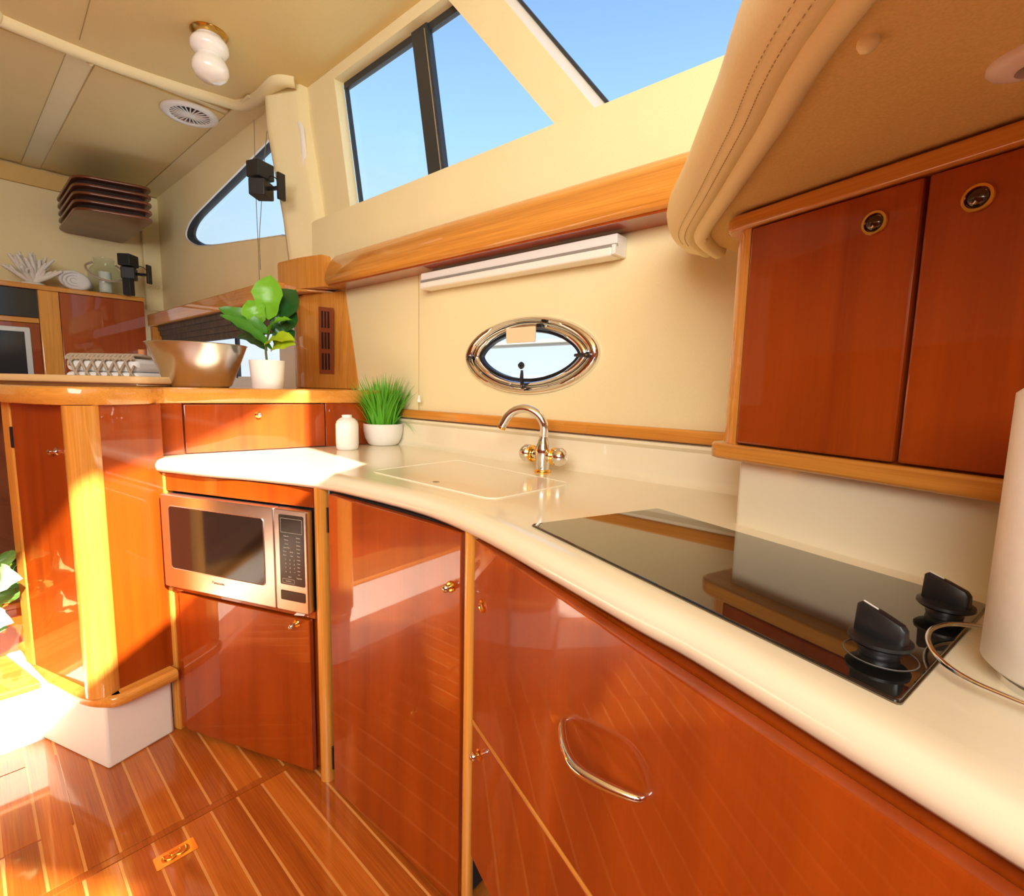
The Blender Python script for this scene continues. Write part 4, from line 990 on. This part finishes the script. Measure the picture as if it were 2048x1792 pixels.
box('lower_panel', pa - 1.0, pa - .002, -.002, .02, .382, z_e - .014, cherry_x, ac)
tv_r = AC.q(64, 700, -.01).x
tvf = slab('screen_frame', rrect(tv_r - .75, tv_r, z_t2 - .50, z_t2, .01), -.014, 0, silver, ac, bev=.003)
box('screen', tv_r - .72, tv_r - .028, -.0155, -.01, z_t2 - .47, z_t2 - .03, screen, tvf, bev=.001)
# things on its top
def on_top(px, y): return AC.w(AC.q(px, 580, y).x, y, ctz)
cp0 = on_top(66, .10); co = empty('white_coral', AC, 'branching white coral ornament on the aft cabinet, leftmost of the shelf items', 'coral', loc=cp0)
bm = bmesh.new(); random.seed(11)
for i in range(46):
    a_ = random.uniform(0, 2*math.pi); el = random.uniform(.35, 1.5); d_ = Vector((math.cos(a_)*math.cos(el)*1.1, math.sin(a_)*math.cos(el)*.8, math.sin(el)*1.15))
    L_ = random.uniform(.12, .175); b_ = Vector((0, 0, .02)); m_ = b_ + d_*L_*.55 + Vector((random.uniform(-.015, .015), random.uniform(-.015, .015), 0))
    a_tube(bm, [b_, m_, b_ + d_*L_], [.018, .015, .008], 7)
    e_ = m_ + (d_ + Vector((random.uniform(-.6, .6), random.uniform(-.6, .6), random.uniform(0, .5)))).normalized()*.05
    a_tube(bm, [m_, e_], [.013, .007], 6)
bmesh.ops.translate(bm, verts=bm.verts, vec=(0, 0, .004))
for v_ in bm.verts: v_.co.z = max(v_.co.z, .001)
fin('branches', bm, mat('coral_white', (.80, .74, .66), .8), co, ang=60)
lathe('base', [(0, 0), (.07, 0), (.06, .018), (0, .03)], mat('coral_base', (.72, .67, .6), .8), co, seg=16)
tp = on_top(150, .03)
tw = empty('rolled_towel', AC, 'rolled white towel lying on the aft cabinet beside the coral', 'towel', loc=tp)
lathe('roll', [(0, -.002), (.050, .0), (.060, .008), (.064, .03), (.064, .22), (.05, .24), (0, .24)], towel_m, tw, c=(0, -.0, .064), axis=(.25, 1, 0), seg=32, sx=1.35, ang=50)
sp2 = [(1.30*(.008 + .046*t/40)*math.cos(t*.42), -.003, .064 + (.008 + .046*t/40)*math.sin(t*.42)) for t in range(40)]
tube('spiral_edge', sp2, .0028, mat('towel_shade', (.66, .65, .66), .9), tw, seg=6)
jp = on_top(212, .06); jr = empty('glass_jar', AC, 'clear glass lantern jar with a rope handle and candle on the aft cabinet', 'jar', loc=jp)
HJ = AC.q(205, 517, .06).z - ctz
lathe('glass', [(0, .002), (.085, .002), (.095, .02), (.095, HJ*.55), (.085, HJ*.70), (.062, HJ*.80), (.058, HJ*.86), (.060, HJ), (.056, HJ), (.054, HJ*.86), (.058, HJ*.79), (.080, HJ*.69), (.090, HJ*.55), (.090, .02), (.0, .008)], jarglass, jr, seg=36, ang=50)
lathe('candle', [(0, .010), (.036, .010), (.036, HJ*.62), (0, HJ*.62)], mat('candle', (.85, .84, .78), .6), jr, seg=24)
tube('rope_handle', spline([(-.062, 0, HJ*.86), (-.105, -.01, HJ*.72), (-.085, -.085, HJ*.45), (0, -.115, HJ*.32), (.085, -.085, HJ*.45), (.100, -.01, HJ*.72), (.062, 0, HJ*.86)], 6), .0065, rope, jr, seg=8)
# double cube speakers
def cubes(name, loc, fr_, label, s=1.0, down=False, mirror=1):
    e = empty(name, fr_, label, 'speaker', loc=loc)
    e.scale = (s, s, s)
    bm = bmesh.new(); a_box(bm, -.040, .040, -.055, .045, .004, .082); b1_ = fin('upper_cube', bm, blackm, e, bev=.006)
    bm = bmesh.new(); a_box(bm, -.040, .040, -.055, .045, -.082, -.004)
    bmesh.ops.rotate(bm, verts=bm.verts, cent=(0, 0, 0), matrix=Matrix.Rotation(math.radians(22*mirror), 3, 'Z')); b2_ = fin('lower_cube', bm, blackm, e, bev=.006)
    tube('bracket_arm', [(.03*mirror, 0, -.04), (.085*mirror, .0, -.045), (.125*mirror, .0, -.045)], .010, black, e, seg=10)
    box('mount_plate', min(.120*mirror, .134*mirror), max(.120*mirror, .134*mirror), -.022, .022, -.105, .02, black, e, bev=.003)
    tube('cable', spline([(.04*mirror, -.01, -.02), (.07*mirror, -.015, .005), (.10*mirror, -.015, .0), (.122*mirror, -.01, -.02)], 5), .0028, black, e, seg=6)
    return e
q1_ = HULL.q(523, 362, -.22)
cubes('cube_speaker', HULL.w(q1_.x, -.22, q1_.z), Frame(0, 0, 112), 'black double-cube speaker bracketed to the cream column by the saloon window', .92)
q2_ = AFTW.q(258, 535, -.33)
sp_b = cubes('cube_speaker', AFTW.w(q2_.x, -.33, q2_.z), Frame(0, 0, 85), 'black double-cube speaker on a bracket above the aft cabinet, right of the glass jar', 1.02)
box('dangling_box', -.02, .03, -.05, .0, -.19, -.075, blackm, sp_b, bev=.004)
# hanging cables beside the window
cbp = []
for (pts_, lab) in ((((508, 240), (510, 330), (513, 420), (516, 480), (519, 565)), 'thin brown cable hanging from the ceiling past the cube speaker, left strand'), (((534, 262), (528, 330), (522, 420), (519, 480), (521, 540)), 'thin brown cable hanging past the cube speaker, right strand')):
    P = [HULL.q(x, y, -.17) for x, y in pts_]
    tag(tube('hanging_cable', spline([tuple(p) for p in P], 5), .0016, mat('cable_brown', (.18, .14, .10), .6), fr=HULL, seg=6), lab, 'cable')
# slatted shelf box below the ceiling
zsb = AFTW.q(115, 462, -.02).z
ol = [AFTW.qz(*p, zsb) for p in ((115, 462), (150, 416), (312, 442), (244, 489))]
sh = empty('slatted_shelf', AFTW, 'dark varnished louvre box of five stacked boards high on the aft wall', 'shelf')
nz = 5; stepz = .046
rp5 = roundpoly([Vector((p.x, p.y, 0)) for p in ol], .09, 6)
for i in range(nz):
    z_ = zsb + i*stepz
    bd_ = loft('slat', [[(p.x, p.y, z_) for p in rp5], [(p.x, p.y, z_ + .016) for p in rp5]], walnut, sh, bev=.004)
cs5 = sum(rp5, Vector())/len(rp5)
inn = [cs5 + (p - cs5)*.86 for p in rp5]
loft('core', [[(p.x, p.y, zsb + .018) for p in inn], [(p.x, p.y, zsb + stepz*(nz - .6)) for p in inn]], dark, sh)

# ceiling speaker, lamp, button
q_ = cz(380, 228, ZC - .02)
cs_ = empty('ceiling_speaker', HULL, 'round white grille speaker in the saloon headliner', 'speaker', loc=HULL.w(q_.x, q_.y, ZC - .018))
R_ = (cz(320, 212, ZC - .02) - cz(438, 243, ZC - .02)).length/2
bm = bmesh.new(); a_lathe(bm, [(R_*.70, .0), (R_*.70, -.010), (R_*.78, -.014), (R_*.95, -.012), (R_, -.004), (R_, 0)], seg=48); fin('rim', bm, whitegloss, cs_, ang=60)
lathe('cone', [(0, -.001), (R_*.72, -.001), (R_*.72, .0), (0, 0)], mat('speaker_dark', (.06, .02, .04), .6), cs_, seg=40)
for i in range(24):
    a_ = 2*math.pi*i/24; r0_ = R_*.18; r1_ = R_*.74
    bm = bmesh.new(); a_tube(bm, [(r0_*math.cos(a_), r0_*math.sin(a_), -.009), (r1_*math.cos(a_), r1_*math.sin(a_), -.009)], .0035, 5); fin('grille_bar', bm, whitegloss, cs_)
lathe('hub', [(0, -.014), (R_*.2, -.011), (R_*.22, -.004), (0, -.003)], whitegloss, cs_, seg=24)
q_ = cz(180, 127, ZC - .02); sb_ = lathe('snap_button', [(0, 0), (.012, 0), (.012, -.004), (.006, -.010), (0, -.011)], cream, None, HULL, c=(q_.x, q_.y, ZC - .018), seg=18, ang=60); tag(sb_, 'small cream cover button in the saloon headliner near the moulding', 'button')
q_ = HULL.qz(418, 66, ZC)
lm = empty('ceiling_lamp', HULL, 'brass-based ceiling lamp with a double bulb-shaped white glass shade', 'lamp', loc=HULL.w(q_.x, q_.y, ZC))
lathe('base', [(0, 0), (.066, 0), (.068, -.005), (.060, -.013), (.050, -.016), (0, -.020)], olddbrass, lm, seg=36, ang=50)
lathe('shade', [(r_*.80, z_*.86) for r_, z_ in [(0, -.018), (.060, -.018), (.062, -.028), (.079, -.038), (.087, -.055), (.085, -.078), (.070, -.094), (.058, -.103), (.062, -.112), (.074, -.125), (.083, -.147), (.082, -.170), (.068, -.193), (.045, -.208), (.0, -.216)]], lampw, lm, seg=36, ang=60)
tube('switch_lever', spline([(.055, -.02, -.006), (.075, -.03, -.016), (.088, -.02, -.018), (.084, .0, -.028)], 4), .004, olddbrass, lm, seg=8)
# small buttons on aft wall trim
for px_ in (302, 315):
    q_ = AFTW.q(px_, 575, -.05); o = lathe('snap_button', [(0, 0), (.014, 0), (.014, .006), (.006, .014), (0, .015)], cream, None, AFTW, c=(q_.x, -.045, q_.z), axis=(0, -1, 0), seg=16, ang=60)
    tag(o, 'round cream fixing cover on the aft wall right of the speaker, %s of the pair' % ('left' if px_ == 302 else 'right'), 'button')

# ================================================================== paper towel roll with its holder
base = az(2048, 1372, TZ + .012)
R_T = .066
# centre found so that the roll's left side and front foot match their measured floor points
lp_ = az(1957, 1312, TZ + .02)
dirl = Vector((lp_.x, lp_.y, 0)).normalized(); perp = Vector((dirl.y, -dirl.x, 0))
cen = Vector((lp_.x, lp_.y, 0)) + perp*R_T + dirl*.03
pt = empty('paper_towel_roll', WORLD, 'white paper towel roll standing on the worktop at the right edge', 'paper towel', loc=Vector((cen.x, cen.y, TZ)))
lathe('roll', [(.018, .012), (R_T - .004, .012), (R_T, .016), (R_T, .250), (R_T - .004, .254), (.018, .254), (.018, .012)], paper, pt, seg=64, ang=50)
lathe('core', [(.0, .010), (.019, .010), (.019, .255), (.0, .255)], mat('cardboard', (.45, .33, .2), .8), pt, seg=24)
hd_ = empty('towel_holder', WORLD, 'bent chrome wire holder foot curling out from under the paper towel roll', 'holder', loc=Vector((0, 0, 0)))
hd_.matrix_world = Matrix.Identity(4)
wpts = [az(*p, TZ + .014) for p in ((2010, 1262), (1960, 1253), (1905, 1248), (1868, 1256), (1856, 1275), (1868, 1305), (1900, 1336), (1945, 1364), (2000, 1388), (2060, 1412), (2140, 1440))]
wp = [Vector(p) for p in wpts]; 
tube('wire', spline(wp, 5), .0024, chrome, hd_, seg=10)
lathe('foot', [(0, 0), (.055, 0), (.055, .006), (0, .010)], chrome, hd_, c=(cen.x, cen.y, TZ), seg=36)
lathe('rod', [(0, .2555), (.006, .2555), (.006, .30), (.010, .31), (0, .32)], chrome, hd_, c=(cen.x, cen.y, TZ), seg=16)

# ================================================================== pothos at the left
PW = Vector((-1.60, 1.60, 0))
pqx = az(-22, 1290, .39)
pc = Vector((pqx.x, pqx.y, .382))
pc = FLOOR.w(TR - .40, .10, .382)
ip = empty('trailing_ivy', WORLD, 'trailing green ivy in a dark pot on the upper step at the left edge', 'plant', loc=pc)
lathe('pot', [(0, 0), (.05, 0), (.065, .10), (.068, .11), (.06, .11), (0, .10)], blackm, ip, seg=28)
def pd(px, py, dd_=0):
    r_ = ray(px, py); t = (pc.y + dd_)/r_.y; return CAM + r_*t - pc
gi1 = mat('ivy_green', (.10, .22, .04), .4); gi2 = mat('ivy_pale', (.35, .60, .25), .4); gi3 = mat('ivy_mint', (.20, .75, .35), .4)
stems = []
for (bx, by), (tx, ty), wd, m_, d0, d1 in (((22, 1128), (2, 1108), .07, gi1, -.25, -.25), ((2, 1165), (44, 1158), .095, gi2, -.3, -.32), ((8, 1150), (40, 1125), .05, gi1, -.2, -.2),
        ((12, 1175), (20, 1205), .085, gi1, -.25, -.25), ((30, 1165), (38, 1185), .06, gi1, -.2, -.2), ((-10, 1240), (26, 1246), .075, gi3, -.3, -.32), ((-22, 1262), (16, 1255), .07, gi2, -.3, -.3), ((-30, 1130), (-8, 1110), .08, gi1, -.2, -.2)):
    leaf('leaf', ip, pd(bx, by, d0), pd(tx, ty, d1), wd, m_, Vector((.3, -.8, .5)).normalized(), fiddle=False)
    if d0 == -.3 or wd == .07 or wd == .085: tube('stem', spline([Vector((0, 0, .10)), pd(-10, 1262, -.1), pd((bx-10)*.5, by + 40, d0*.8), pd(bx, by, d0)], 5), .003, green1, ip, seg=6)
# dark wall behind the plant at the far left
struct(box('wall_saloon_dark', TR - .74, TR - .705, -2.2, .33, .385, 1.08, walnut, fr=FLOOR, bev=0))
